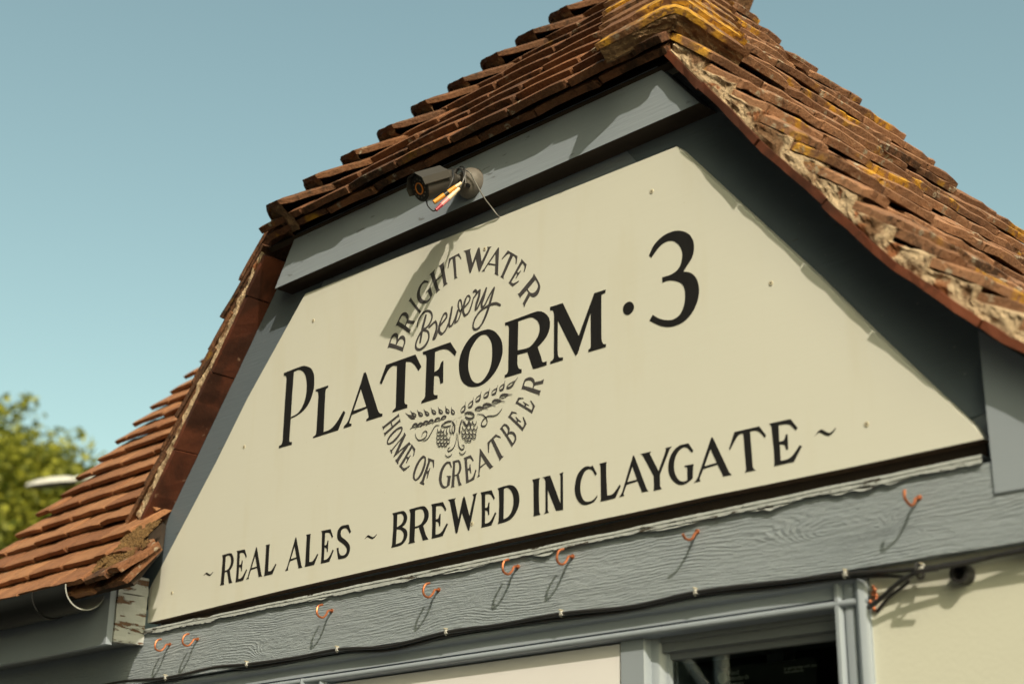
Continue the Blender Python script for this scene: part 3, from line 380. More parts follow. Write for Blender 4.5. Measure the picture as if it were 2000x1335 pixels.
EMBLEM = [(0.0047,[10717,25118,10705,25124,10688,25131,10670,25140,10656,25149,10646,25158,10639,25169,10633,25180,10629,25192,10627,25206,10628,25222,10629,25236,10630,25246]),(0.0019,[10719,25122,10721,25126,10724,25133,10725,25140,10724,25149,10720,25159,10713,25171,10704,25183,10693,25195,10678,25208,10660,25220,10643,25233,10630,25246,10624,25260,10622,25275,10622,25289,10621,25298]),(0.0047,[10564,25178,10552,25182,10534,25188,10516,25195,10500,25204,10489,25213,10480,25223,10473,25234,10467,25246,10463,25260,10460,25276,10459,25291,10458,25302]),(0.0019,[10566,25181,10567,25186,10568,25193,10568,25202,10566,25211,10559,25221,10551,25232,10540,25244,10527,25256,10511,25267,10492,25278,10473,25290,10458,25302,10450,25316,10445,25332,10443,25346,10441,25356]),(0.0047,[10365,25212,10353,25216,10335,25221,10315,25227,10299,25235,10288,25243,10277,25253,10269,25264,10261,25276,10256,25290,10251,25307,10248,25323,10246,25333]),(0.0019,[10366,25216,10367,25221,10367,25228,10367,25237,10363,25246,10356,25256,10346,25267,10334,25279,10320,25290,10302,25301,10282,25311,10262,25322,10246,25333,10236,25347,10230,25363,10225,25378,10222,25388]),(0.0047,[10164,25250,10152,25253,10133,25257,10114,25262,10097,25269,10085,25277,10074,25286,10064,25297,10055,25308,10048,25323,10041,25340,10036,25356,10033,25367]),(0.0019,[10165,25254,10165,25259,10164,25267,10163,25276,10158,25285,10149,25295,10138,25305,10125,25316,10110,25327,10092,25337,10070,25346,10049,25356,10033,25367,10021,25381,10013,25397,10006,25411,10002,25421]),(0.0047,[9959,25267,9946,25269,9928,25273,9908,25277,9891,25283,9878,25291,9866,25300,9856,25310,9846,25322,9838,25337,9830,25354,9824,25370,9820,25381]),(0.0019,[9959,25271,9958,25276,9957,25284,9955,25293,9949,25302,9940,25312,9928,25322,9915,25333,9899,25343,9880,25353,9858,25361,9837,25370,9820,25381,9807,25394,9797,25410,9790,25425,9785,25435]),(0.0047,[9762,25295,9750,25297,9731,25300,9711,25304,9694,25310,9681,25317,9668,25326,9657,25336,9647,25348,9638,25363,9629,25380,9622,25396,9617,25407]),(0.0019,[9763,25299,9762,25305,9760,25313,9757,25322,9751,25331,9742,25340,9729,25351,9715,25361,9699,25371,9680,25380,9657,25388,9635,25397,9617,25407,9604,25421,9594,25437,9586,25451,9580,25462]),(0.0047,[9564,25324,9551,25325,9533,25328,9513,25332,9496,25337,9482,25344,9469,25353,9458,25363,9447,25374,9437,25389,9427,25406,9420,25423,9414,25434]),(0.0019,[9564,25328,9563,25333,9561,25341,9558,25350,9551,25360,9541,25369,9528,25379,9513,25390,9497,25399,9477,25408,9455,25416,9432,25424,9414,25434,9400,25447,9389,25463,9380,25478,9374,25488]),(0.0047,[9526,25291,9512,25293,9491,25297,9468,25301,9446,25308,9427,25316,9408,25325,9389,25337,9369,25349,9348,25365,9326,25384,9306,25401,9293,25413]),(0.0019,[9523,25295,9518,25301,9510,25309,9500,25319,9487,25329,9470,25340,9449,25351,9426,25363,9402,25374,9376,25384,9347,25393,9319,25402,9293,25413,9268,25428,9245,25446,9225,25462,9212,25473]),(0.0047,[10482,25128,10469,25132,10450,25137,10430,25142,10411,25144,10396,25143,10381,25140,10367,25136,10354,25129,10341,25120,10327,25108,10316,25096,10308,25088]),(0.0019,[10482,25124,10479,25120,10475,25113,10470,25106,10461,25100,10449,25095,10434,25091,10417,25088,10398,25086,10377,25086,10353,25088,10329,25089,10308,25088,10291,25081,10276,25071,10264,25061,10256,25054]),(0.0047,[10292,25128,10279,25132,10260,25137,10239,25142,10220,25144,10205,25144,10190,25141,10176,25136,10163,25129,10149,25120,10136,25108,10124,25096,10116,25088]),(0.0019,[10292,25124,10289,25120,10285,25113,10279,25106,10271,25100,10259,25095,10243,25091,10226,25088,10207,25086,10186,25086,10161,25088,10137,25089,10116,25088,10099,25081,10084,25071,10072,25061,10063,25054]),(0.0047,[10100,25129,10087,25132,10068,25138,10046,25143,10028,25145,10012,25144,9997,25141,9983,25136,9970,25130,9956,25120,9943,25108,9931,25096,9923,25088]),(0.0019,[10100,25124,10097,25120,10093,25113,10087,25106,10079,25100,10066,25096,10051,25091,10034,25088,10015,25086,9993,25086,9968,25088,9944,25089,9923,25088,9906,25081,9891,25071,9878,25060,9870,25053]),(0.0047,[9937,25136,9924,25140,9905,25145,9883,25150,9864,25152,9848,25151,9833,25148,9819,25143,9806,25137,9792,25127,9779,25115,9767,25103,9759,25095]),(0.0019,[9937,25132,9934,25127,9930,25120,9925,25113,9916,25107,9903,25103,9888,25098,9871,25095,9852,25093,9830,25093,9805,25095,9780,25097,9759,25095,9742,25088,9726,25078,9714,25067,9705,25060]),(0.0047,[9770,25130,9757,25134,9737,25139,9716,25144,9697,25146,9681,25146,9665,25143,9651,25138,9638,25131,9624,25122,9610,25109,9599,25097,9591,25089]),(0.0019,[9770,25126,9767,25121,9763,25115,9757,25108,9748,25102,9736,25097,9721,25093,9703,25089,9684,25087,9662,25087,9636,25089,9612,25091,9591,25089,9573,25082,9558,25072,9545,25062,9537,25055]),(0.0047,[9612,25150,9599,25153,9579,25159,9557,25164,9538,25166,9522,25165,9507,25162,9492,25157,9479,25151,9465,25141,9451,25129,9440,25117,9431,25108]),(0.0019,[9612,25145,9609,25141,9605,25134,9599,25127,9591,25121,9578,25116,9562,25112,9545,25108,9525,25106,9503,25106,9478,25109,9453,25110,9431,25108,9414,25102,9399,25091,9386,25081,9377,25074]),(0.0047,[10915,25116,10929,25117,10951,25118,10973,25121,10991,25126,11003,25134,11013,25144,11020,25157,11025,25171,11027,25189,11027,25211,11025,25231,11024,25245]),(0.0019,[10912,25121,10909,25129,10906,25139,10904,25150,10905,25162,10911,25173,10920,25186,10931,25198,10945,25209,10963,25218,10986,25226,11008,25234,11024,25245,11032,25261,11035,25281,11035,25299,11035,25312]),(0.0047,[11124,25171,11139,25172,11161,25172,11183,25173,11202,25177,11215,25184,11226,25194,11234,25205,11241,25218,11245,25236,11246,25257,11247,25277,11247,25291]),(0.0019,[11121,25177,11120,25184,11117,25194,11116,25206,11119,25217,11126,25227,11136,25239,11149,25250,11164,25260,11183,25267,11207,25274,11230,25281,11247,25291,11257,25306,11261,25325,11264,25343,11265,25355]),(0.0047,[11334,25250,11349,25249,11371,25249,11394,25250,11413,25253,11426,25260,11438,25269,11447,25280,11454,25293,11459,25310,11461,25330,11463,25350,11464,25363]),(0.0019,[11332,25255,11331,25262,11329,25272,11329,25283,11332,25294,11339,25305,11350,25316,11363,25326,11379,25335,11399,25343,11423,25348,11446,25354,11464,25363,11474,25378,11480,25396,11483,25414,11485,25426]),(0.0047,[11559,25279,11574,25278,11596,25276,11619,25276,11639,25278,11653,25284,11665,25292,11676,25302,11684,25314,11691,25330,11696,25350,11699,25369,11701,25382]),(0.0019,[11557,25285,11557,25291,11556,25301,11556,25312,11561,25323,11569,25332,11581,25342,11596,25351,11612,25360,11633,25365,11658,25369,11682,25374,11701,25382,11713,25396,11721,25413,11726,25430,11729,25442]),(0.0047,[11786,25294,11801,25293,11822,25291,11845,25291,11864,25293,11879,25299,11891,25307,11901,25317,11910,25329,11916,25345,11921,25365,11924,25384,11927,25397]),(0.0019,[11784,25300,11783,25307,11782,25316,11783,25327,11788,25337,11796,25347,11808,25357,11822,25366,11839,25374,11859,25380,11884,25384,11908,25389,11927,25397,11939,25410,11946,25428,11951,25444,11955,25456]),(0.0047,[11999,25330,12014,25329,12035,25328,12057,25329,12076,25332,12089,25338,12101,25347,12110,25357,12117,25370,12122,25387,12126,25407,12127,25426,12129,25439]),(0.0019,[11997,25335,11996,25342,11994,25352,11994,25363,11998,25374,12006,25384,12016,25394,12030,25404,12045,25413,12065,25420,12088,25425,12111,25431,12129,25439,12139,25454,12146,25472,12149,25489,12152,25501]),(0.0047,[12193,25333,12211,25331,12237,25328,12265,25327,12290,25328,12312,25333,12331,25340,12350,25350,12368,25361,12387,25377,12405,25396,12420,25415,12431,25427]),(0.0019,[12194,25338,12198,25345,12203,25355,12211,25365,12222,25375,12239,25384,12260,25394,12283,25402,12309,25409,12338,25414,12371,25417,12404,25420,12431,25427,12454,25440,12474,25457,12491,25473,12502,25484]),(0.0047,[11310,25089,11322,25094,11340,25102,11360,25110,11381,25114,11402,25115,11424,25113,11448,25108,11472,25102,11501,25092,11533,25079,11562,25066,11583,25057]),(0.0019,[11316,25084,11325,25079,11338,25072,11354,25064,11373,25058,11394,25053,11418,25050,11445,25047,11471,25046,11498,25049,11526,25053,11555,25057,11583,25057,11612,25051,11644,25041,11671,25030,11691,25023]),(0.0047,[11527,25115,11540,25120,11558,25127,11579,25134,11600,25137,11622,25136,11644,25134,11667,25128,11692,25121,11720,25110,11751,25096,11780,25083,11799,25073]),(0.0019,[11533,25110,11542,25105,11555,25097,11570,25089,11588,25082,11609,25077,11634,25072,11660,25069,11687,25067,11714,25068,11742,25072,11771,25074,11799,25073,11829,25066,11859,25054,11886,25043,11905,25035]),(0.0047,[11789,25136,11802,25141,11820,25149,11840,25156,11861,25159,11882,25159,11904,25156,11927,25151,11951,25145,11979,25134,12010,25120,12038,25107,12058,25098]),(0.0019,[11795,25132,11804,25126,11817,25119,11832,25111,11850,25104,11871,25099,11895,25095,11921,25092,11947,25090,11974,25092,12002,25095,12030,25099,12058,25098,12087,25091,12117,25080,12144,25069,12162,25061]),(0.0047,[12002,25181,12012,25188,12026,25198,12042,25209,12060,25216,12079,25219,12100,25220,12122,25219,12146,25216,12174,25209,12206,25200,12235,25191,12256,25185]),(0.0019,[12009,25176,12018,25172,12031,25167,12048,25161,12066,25157,12086,25155,12109,25155,12133,25156,12158,25158,12182,25164,12206,25173,12230,25181,12256,25185,12284,25182,12314,25176,12342,25168,12361,25164]),(0.0025,[10290,24987,10267,24990,10233,24996,10196,24999,10164,24994,10138,24979,10116,24957,10094,24931,10072,24906,10049,24880,10026,24852,10003,24826,9980,24804,9957,24787,9933,24773,9909,24763,9885,24756,9859,24752,9831,24753,9806,24755,9788,24756]),(0.0025,[9551,24967,9556,24949,9564,24923,9574,24894,9587,24870,9604,24849,9624,24829,9646,24812,9669,24799,9692,24791,9716,24787,9741,24786,9767,24787,9797,24792,9829,24800,9859,24811,9882,24823,9899,24840,9910,24859,9916,24879,9918,24897,9912,24913,9900,24928,9885,24940,9869,24947,9850,24949,9830,24946,9809,24939,9792,24928,9778,24911,9767,24888,9759,24865,9753,24850]),(0.0028,[11386,24975,11410,24972,11445,24967,11483,24959,11517,24947,11548,24930,11578,24907,11605,24883,11628,24859,11646,24833,11661,24807,11671,24781,11674,24758,11668,24738,11656,24720,11639,24706,11621,24696,11600,24693,11574,24696,11550,24702,11531,24710,11519,24720,11511,24734,11509,24750,11512,24766,11522,24785,11539,24806,11559,24826,11582,24842,11605,24854,11629,24863,11657,24869,11689,24872,11726,24869,11768,24861,11811,24852,11850,24848,11884,24847,11915,24848,11944,24853,11974,24863,12006,24881,12039,24906,12068,24930,12088,24946]),(0.0025,[10799,24717,10800,24691,10801,24653,10801,24611,10796,24573,10786,24537,10771,24501,10753,24467,10734,24441,10713,24422,10689,24408,10665,24399,10643,24393,10621,24389,10600,24387,10581,24389,10568,24394,10561,24405,10558,24421,10560,24436,10566,24448,10579,24453,10597,24455,10616,24456,10629,24456]),(0.0022,[10476,24339,10486,24328,10500,24311,10517,24295,10535,24283,10555,24276,10578,24272,10600,24272,10621,24274,10641,24281,10659,24293,10676,24305,10687,24314]),(0.0025,[10836,24709,10839,24679,10843,24636,10847,24590,10853,24548,10859,24513,10865,24481,10873,24451,10883,24424,10898,24400,10915,24379,10934,24362,10952,24351,10972,24345,10993,24346,11012,24350,11026,24357,11032,24369,11033,24385,11030,24402,11024,24415,11011,24423,10994,24428,10976,24432,10964,24434]),(0.0022,[10898,24317,10902,24307,10907,24294,10915,24279,10926,24267,10941,24258,10959,24249,10979,24243,11000,24242,11024,24251,11050,24266,11073,24282,11090,24292]),(0.0013,[10669,24995,10750,25018]),(0.0013,[10825,25016,10955,25022]),(0.0013,[10789,24983,10799,24902]),(0.0013,[11193,25088,11285,25073]),(0.0037,[10337,24958,10364,24968,10402,24983,10445,24998,10487,25007,10532,25008,10582,25004,10626,24999,10657,24995]),(0.0028,[10338,24950,10365,24941,10405,24929,10449,24916,10491,24907,10533,24905,10576,24905,10615,24907,10642,24908]),(0.0044,[10658,24984,10674,24967,10697,24943,10720,24915,10736,24888,10743,24861,10745,24833,10744,24805,10740,24782,10733,24762,10723,24746,10712,24732,10705,24723]),(0.0025,[10530,24878,10522,24865,10509,24846,10498,24825,10495,24806,10505,24787,10523,24768,10542,24752,10554,24740]),(0.0025,[10605,24889,10603,24869,10599,24841,10598,24810,10602,24784,10615,24763,10635,24744,10654,24728,10668,24717]),(0.0025,[10680,24900,10676,24882,10669,24855,10664,24825,10665,24797,10674,24771,10690,24743,10706,24719,10717,24702]),(0.0025,[10232,24924,10233,24913,10235,24898,10238,24881,10242,24868,10248,24858,10256,24850,10264,24843,10274,24840,10285,24841,10297,24844,10309,24850,10319,24858,10325,24868,10328,24881,10330,24894,10332,24903]),(0.0025,[10340,24901,10341,24891,10343,24875,10345,24859,10350,24846,10356,24836,10363,24828,10372,24821,10381,24818,10392,24819,10405,24822,10417,24828,10426,24836,10432,24846,10435,24859,10438,24872,10439,24881]),(0.0025,[10220,24851,10221,24841,10223,24825,10226,24809,10230,24796,10236,24786,10244,24777,10252,24771,10262,24768,10273,24769,10285,24772,10297,24778,10307,24786,10312,24796,10316,24809,10318,24822,10320,24831]),(0.0025,[10324,24830,10325,24819,10327,24804,10329,24788,10334,24775,10340,24765,10347,24756,10356,24750,10365,24747,10376,24748,10389,24751,10401,24757,10410,24764,10416,24775,10419,24788,10422,24801,10423,24810]),(0.0025,[10427,24809,10428,24798,10430,24783,10433,24767,10437,24754,10443,24744,10450,24735,10459,24729,10468,24726,10479,24727,10492,24730,10504,24736,10513,24744,10519,24754,10522,24767,10524,24780,10526,24789]),(0.0025,[10212,24773,10213,24762,10215,24747,10218,24731,10222,24717,10228,24707,10235,24699,10244,24693,10253,24690,10265,24690,10277,24694,10289,24700,10298,24707,10304,24718,10308,24731,10310,24744,10312,24752]),(0.0025,[10316,24752,10317,24741,10319,24726,10321,24710,10326,24696,10332,24687,10339,24678,10348,24672,10357,24669,10368,24669,10381,24673,10393,24679,10402,24686,10408,24697,10411,24710,10413,24723,10415,24732]),(0.0025,[10423,24730,10424,24719,10426,24704,10428,24688,10433,24675,10439,24665,10446,24657,10455,24650,10464,24647,10475,24648,10487,24652,10499,24658,10508,24665,10514,24675,10518,24688,10520,24701,10522,24710]),(0.0025,[10522,24710,10523,24699,10525,24684,10527,24668,10531,24655,10537,24645,10545,24637,10553,24631,10563,24628,10573,24628,10586,24632,10598,24638,10607,24645,10613,24655,10616,24669,10619,24681,10620,24690]),(0.0025,[10219,24691,10220,24681,10222,24665,10225,24649,10229,24636,10235,24626,10243,24618,10251,24611,10261,24608,10272,24609,10284,24613,10296,24619,10306,24626,10312,24636,10315,24650,10317,24662,10319,24671]),(0.0025,[10319,24671,10320,24661,10322,24645,10325,24629,10329,24616,10335,24606,10342,24598,10351,24592,10360,24589,10371,24589,10384,24593,10396,24599,10405,24606,10411,24617,10415,24630,10417,24642,10418,24651]),(0.0025,[10418,24651,10420,24641,10421,24625,10424,24609,10428,24596,10434,24586,10442,24578,10450,24572,10459,24569,10470,24569,10483,24573,10495,24579,10504,24586,10510,24597,10513,24610,10516,24623,10517,24631]),(0.0025,[10517,24631,10519,24621,10520,24606,10523,24590,10527,24577,10533,24567,10540,24558,10549,24552,10558,24549,10569,24550,10581,24553,10593,24559,10602,24567,10608,24577,10612,24590,10614,24603,10616,24612]),(0.0025,[10260,24624,10261,24614,10263,24599,10266,24582,10270,24569,10276,24559,10284,24551,10292,24545,10302,24542,10313,24542,10325,24546,10337,24552,10346,24560,10352,24570,10356,24583,10358,24596,10360,24605]),(0.0025,[10352,24606,10353,24596,10355,24580,10358,24564,10362,24551,10368,24541,10375,24533,10384,24527,10393,24524,10404,24524,10417,24528,10429,24534,10438,24541,10444,24552,10447,24565,10450,24578,10451,24586]),(0.0025,[10447,24587,10449,24577,10450,24561,10453,24545,10457,24532,10463,24522,10471,24514,10479,24508,10488,24505,10499,24506,10512,24509,10524,24515,10533,24523,10539,24533,10542,24546,10545,24559,10546,24567]),(0.0044,[11016,25068,11034,25070,11060,25073,11090,25074,11120,25072,11152,25064,11187,25052,11221,25038,11250,25023,11272,25005,11290,24984,11304,24965,11314,24951]),(0.0037,[11314,24951,11300,24946,11281,24939,11258,24932,11234,24929,11208,24931,11179,24936,11150,24943,11124,24952,11099,24966,11075,24982,11055,24998,11041,25010]),(0.0044,[10957,24961,10947,24942,10932,24914,10917,24882,10905,24853,10898,24826,10893,24799,10891,24774,10890,24751,10893,24731,10900,24713,10906,24699,10911,24689]),(0.0037,[10976,24944,10986,24926,11000,24901,11016,24874,11035,24853,11057,24834,11084,24818,11110,24807,11128,24807,11138,24824,11142,24855,11142,24887,11143,24909]),(0.0025,[11162,24905,11169,24888,11179,24863,11191,24838,11201,24818,11212,24805,11222,24795,11232,24789,11239,24784]),(0.0025,[11036,24918,11039,24905,11042,24887,11047,24867,11053,24851,11061,24840,11070,24832,11081,24826,11091,24822,11102,24823,11115,24826,11126,24831,11135,24840,11139,24852,11140,24869,11140,24885,11140,24896]),(0.0025,[11147,24895,11150,24882,11154,24863,11158,24844,11164,24828,11172,24817,11181,24809,11192,24802,11202,24799,11213,24799,11225,24803,11237,24808,11245,24816,11249,24829,11251,24846,11251,24862,11251,24873]),(0.0025,[11265,24870,11268,24857,11271,24839,11276,24819,11282,24804,11290,24793,11299,24784,11309,24778,11319,24775,11331,24775,11343,24778,11354,24784,11362,24792,11367,24805,11368,24821,11368,24837,11368,24848]),(0.0025,[10973,24826,10975,24813,10979,24794,10984,24775,10990,24759,10998,24748,11007,24740,11017,24734,11028,24730,11039,24731,11052,24734,11063,24740,11071,24748,11076,24760,11077,24777,11077,24793,11077,24804]),(0.0025,[11095,24801,11098,24788,11101,24769,11106,24750,11112,24734,11120,24723,11129,24714,11140,24708,11150,24705,11161,24706,11174,24709,11185,24714,11193,24723,11197,24735,11199,24752,11199,24768,11199,24779]),(0.0025,[11206,24777,11209,24765,11212,24746,11217,24727,11223,24711,11231,24700,11240,24692,11250,24686,11260,24683,11271,24683,11284,24686,11295,24692,11303,24700,11308,24712,11309,24729,11309,24745,11309,24756]),(0.0025,[11298,24758,11300,24746,11304,24727,11309,24708,11315,24692,11322,24681,11331,24673,11342,24667,11352,24664,11363,24664,11375,24667,11386,24673,11395,24681,11399,24694,11400,24710,11400,24726,11400,24737]),(0.0025,[10950,24739,10953,24726,10956,24707,10961,24688,10967,24672,10975,24661,10984,24652,10995,24646,11005,24643,11016,24644,11029,24647,11040,24653,11048,24661,11053,24673,11054,24690,11054,24706,11054,24717]),(0.0025,[11061,24716,11064,24703,11067,24684,11072,24665,11078,24649,11086,24638,11095,24630,11106,24624,11116,24621,11127,24621,11140,24624,11151,24630,11159,24638,11163,24651,11165,24667,11165,24683,11165,24694]),(0.0025,[11172,24693,11175,24680,11178,24662,11183,24642,11189,24627,11197,24616,11206,24607,11216,24601,11226,24598,11238,24598,11250,24602,11261,24607,11270,24616,11274,24628,11275,24645,11275,24661,11275,24672]),(0.0025,[11271,24672,11274,24660,11277,24641,11282,24622,11288,24607,11296,24596,11305,24587,11315,24581,11325,24578,11336,24578,11349,24581,11360,24587,11368,24595,11372,24608,11374,24624,11374,24640,11374,24651]),(0.0025,[10964,24657,10966,24644,10970,24626,10975,24606,10981,24591,10989,24580,10998,24571,11008,24565,11019,24562,11030,24562,11042,24565,11054,24571,11062,24579,11066,24592,11068,24609,11068,24625,11068,24636]),(0.0025,[11064,24637,11067,24624,11070,24605,11075,24586,11081,24570,11089,24560,11098,24551,11108,24545,11118,24542,11130,24542,11142,24545,11154,24551,11162,24559,11166,24572,11167,24588,11167,24604,11167,24616]),(0.0025,[11175,24614,11177,24601,11181,24583,11185,24563,11191,24548,11199,24537,11208,24529,11219,24523,11229,24520,11240,24520,11252,24523,11264,24529,11272,24537,11276,24550,11277,24566,11277,24582,11277,24593]),(0.0025,[11267,24595,11269,24583,11272,24564,11277,24545,11283,24529,11291,24519,11300,24510,11310,24504,11320,24501,11331,24501,11344,24505,11355,24510,11363,24518,11367,24531,11369,24548,11369,24563,11369,24574]),(0.0025,[11048,24574,11050,24562,11054,24543,11058,24524,11065,24508,11072,24498,11082,24489,11092,24483,11102,24480,11113,24480,11126,24483,11137,24489,11146,24497,11150,24510,11151,24527,11151,24543,11151,24554]),(0.0025,[11140,24556,11143,24543,11146,24525,11151,24505,11157,24490,11164,24479,11174,24471,11184,24465,11194,24462,11205,24462,11218,24465,11229,24471,11237,24479,11241,24492,11243,24508,11243,24524,11243,24535])]
SIGN_OUTLINE = [(0.0000,2.2190),(0.2196,2.2230),(0.5124,2.2290),(0.7914,2.2322),(1.0261,2.2339),(1.2250,2.2356),(1.4683,2.2360),(1.5855,2.2357),(1.6961,2.2363),(1.8005,2.2351),(1.9930,2.2340),(2.2007,2.2342),(2.1837,2.2592),(2.1342,2.3171),(2.0279,2.4466),(1.9329,2.5671),(1.7104,2.8304),(1.6537,2.8976),(1.1916,2.9036),(0.9738,2.9074),(0.5485,2.9139),(0.3469,2.7054),(0.2392,2.5740),(0.0404,2.3520),(-0.0071,2.2999)]
# ------------------------------------------------------------------ ground
g = MB(); g.add([(-400, -400, 0), (400, -400, 0), (400, 400, 0), (-400, 400, 0)], [(0, 1, 2, 3)]); tag(g.build('ground', M['ground']), kind='structure')

# ------------------------------------------------------------------ the building
pub = thing('pub_building', 'grey painted pub front with a cream sign gable under mossy clay roof tiles', 'building', (1.1, 0.5, 0))
# walls round a dark room, with the window opening left free
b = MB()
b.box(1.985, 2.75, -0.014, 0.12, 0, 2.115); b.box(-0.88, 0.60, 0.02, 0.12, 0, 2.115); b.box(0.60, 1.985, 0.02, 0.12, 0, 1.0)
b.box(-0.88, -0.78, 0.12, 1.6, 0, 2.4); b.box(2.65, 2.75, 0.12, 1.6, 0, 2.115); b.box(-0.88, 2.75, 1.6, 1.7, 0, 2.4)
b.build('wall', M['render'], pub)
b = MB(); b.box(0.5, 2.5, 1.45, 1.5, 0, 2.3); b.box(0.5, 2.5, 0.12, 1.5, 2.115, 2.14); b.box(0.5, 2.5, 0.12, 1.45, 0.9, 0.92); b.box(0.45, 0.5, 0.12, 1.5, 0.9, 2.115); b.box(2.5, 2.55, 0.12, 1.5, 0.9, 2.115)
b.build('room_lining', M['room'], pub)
b = MB(); b.box(1.33, 1.372, 0.62, 0.66, 0.92, 2.115); b.build('added_inner_post', M['white_plastic'], pub)  # this, the strut and orange rod: added indoors to imitate reflections in the pane
b = MB(); b.tube([(1.02, 0.75, 2.08), (1.32, 0.75, 1.86)], 0.022, 8); b.build('added_inner_strut', M['white_plastic'], pub)
b = MB(); b.tube([(0.95, 0.9, 2.0), (1.25, 0.9, 1.80)], 0.014, 8); b.build('added_orange_rod', M['orange'], pub)

def XL(z): return 0.396 + 0.788 * (z - 2.972)           # underside of the left verge
RP = [(1.600, 3.160), (1.661, 3.074), (1.742, 2.962), (1.803, 2.885), (1.876, 2.787), (1.950, 2.700), (2.043, 2.583), (2.100, 2.513), (2.152, 2.463), (2.212, 2.402), (2.270, 2.347), (2.40, 2.255), (2.56, 2.165)]
def RQ(z):
    for (x0, z0), (x1, z1) in zip(RP, RP[1:]):
        if z <= z0 and z >= z1: return x0 + (x1 - x0) * (z0 - z) / (z0 - z1)
    return RP[0][0] + (z - RP[0][1]) * -0.74

# gable board and the two boards along the slopes
b = MB(); poly = [(-0.02, 2.19), (2.60, 2.10)] + [(RQ(z), z) for z in (2.16, 2.25, 2.35, 2.45, 2.6, 2.8, 3.07)] + [(XL(3.07), 3.07)]
b.prism(poly, 0.0, 0.03); b.build('gable_board', M['grey'], pub)
b = MB(); b.prism([(XL(2.26), 2.26), (XL(2.26) + 0.20, 2.26), (XL(3.0) + 0.20, 3.0), (XL(3.0), 3.0)], -0.004, -0.0005); b.build('barge_board', M['barge'], pub)
zz = [2.30, 2.40, 2.5, 2.6, 2.75, 2.9, 3.0]
b = MB(); b.prism([(RQ(z) - 0.004, z) for z in zz] + [(RQ(z) - 0.22, z - 0.03) for z in zz[::-1]], -0.004, -0.0005); b.build('barge_board', M['barge'], pub)
# fascia board under the hip-end eave
b = MB(); b.prism([(0.463, 2.944), (1.728, 2.949), (1.632, 3.062), (0.534, 3.062)], -0.055, -0.0045, side=lambda i: 1 if i == 0 else 0); b.build('fascia_board', [M['grey'], M['dark_timber']], pub)  # bottom edge takes the near-black brown, other faces grey
b = MB(); b.prism([(0.02, 2.204), (2.19, 2.212), (2.19, 2.2385), (0.02, 2.2225)], -0.0052, -0.0006); b.build('dark_gap_strip', M['dark_timber'], pub)  # added dark strip stands in for the sign's brown, shaded underside

# big beam, the cracked batten along its top
b = MB()
def beam_face(u, v):
    x = -0.9 + 3.5 * u; z = 2.0765 + (2.196 - 2.0765) * v
    return (x, -0.035 + 0.0012 * nz(x * 2.1, 3, z * 20), z + (0.0012 * nz(x * 4, 9) if v in (0, 1) else 0))
b.grid(beam_face, 140, 6)
b.box(-0.9, 2.6, -0.030, 0.02, 2.0775, 2.195)
b.add([(-0.9, -0.035, 2.0765), (2.6, -0.035, 2.0765), (2.6, -0.02, 2.0765), (-0.9, -0.02, 2.0765)], [(0, 1, 2, 3)])
b.build('beam', M['beam'], pub)
b = MB(); N = 420
def bat(x, seed, a): return a * (nz(x * 17, seed) + 0.6 * nz(x * 55, seed + 5) + 0.4 * nz(x * 120, seed + 9))
rows = []
for i in range(N + 1):
    x = 0.004 + 2.196 * i / N; zt = 2.2025 + 0.006 * (x / 2.2) + 0.0012 * nz(x * 9, 2); zb = zt - 0.0115 + bat(x, 4, 0.0028) - 0.002 * (nz(x * 3, 1) > 0.15)
    yf = -0.0405 + bat(x, 8, 0.0010)
    rows.append([(x, -0.001, zt), (x, yf, zt + bat(x, 14, 0.0008)), (x, yf - 0.0012, zt - 0.0045), (x, yf + 0.0012 * nz(x * 40, 3), zt - 0.0062), (x, yf - 0.001, zb), (x, -0.0352, zb + 0.0015)])
vs = [p for r_ in rows for p in r_]; K = len(rows[0])
b.add(vs, [(i * K + j, (i + 1) * K + j, (i + 1) * K + j + 1, i * K + j + 1) for i in range(N) for j in range(K - 1)])
# loose paint lips hanging under the batten
for (xa, xb, dz) in ((0.62, 0.72, 0.009), (1.02, 1.20, 0.008), (1.30, 1.36, 0.012), (1.56, 1.70, 0.009), (1.78, 1.88, 0.011), (1.92, 2.10, 0.010), (0.78, 0.86, 0.007)):
    n = 26
    def lip(u, v, xa=xa, xb=xb, dz=dz):
        x = xa + (xb - xa) * u; z0 = 2.193 + 0.006 * (x / 2.2); e = math.sin(math.pi * u) ** 0.5
        return (x, -0.0375 - 0.004 * v * e + 0.001 * nz(x * 60, 4), z0 - dz * v * e * (0.7 + 0.5 * nz(x * 45, xa * 9)))
    b.grid(lip, n, 2)
b.build('batten', M['batten'], pub)

# boxed eaves at the right
b = MB(); b.prism([(2.213, 2.150), (2.62, 2.142), (2.62, 2.165), (2.40, 2.245), (2.28, 2.335), (2.212, 2.395)], -0.038, -0.0358); b.box(2.225, 2.40, -0.0355, 0.0, 2.15, 2.24); b.build('eaves_box', M['grey_smooth'], pub)
# boxed eaves of the lower roof at the left: fascia, soffit, weathered end
b = MB(); b.box(-0.88, -0.004, -0.134, -0.118, 2.158, 2.325); b.build('fascia_board', M['grey_smooth'], pub)
b = MB(); b.box(-0.88, -0.03, -0.117, -0.036, 2.170, 2.178); b.build('soffit', M['grey_dark'], pub)
b = MB()
def endface(u, v):
    y = -0.1165 + 0.080 * u; z = 2.166 + 0.158 * v
    return (0.001 + 0.0025 * nz(y * 30, z * 60), y + 0.001 * nz(3, z * 40), z)
b.grid(endface, 10, 24); b.box(-0.028, -0.003, -0.1160, -0.0365, 2.167, 2.326); b.build('eaves_end', M['peeling'], pub)

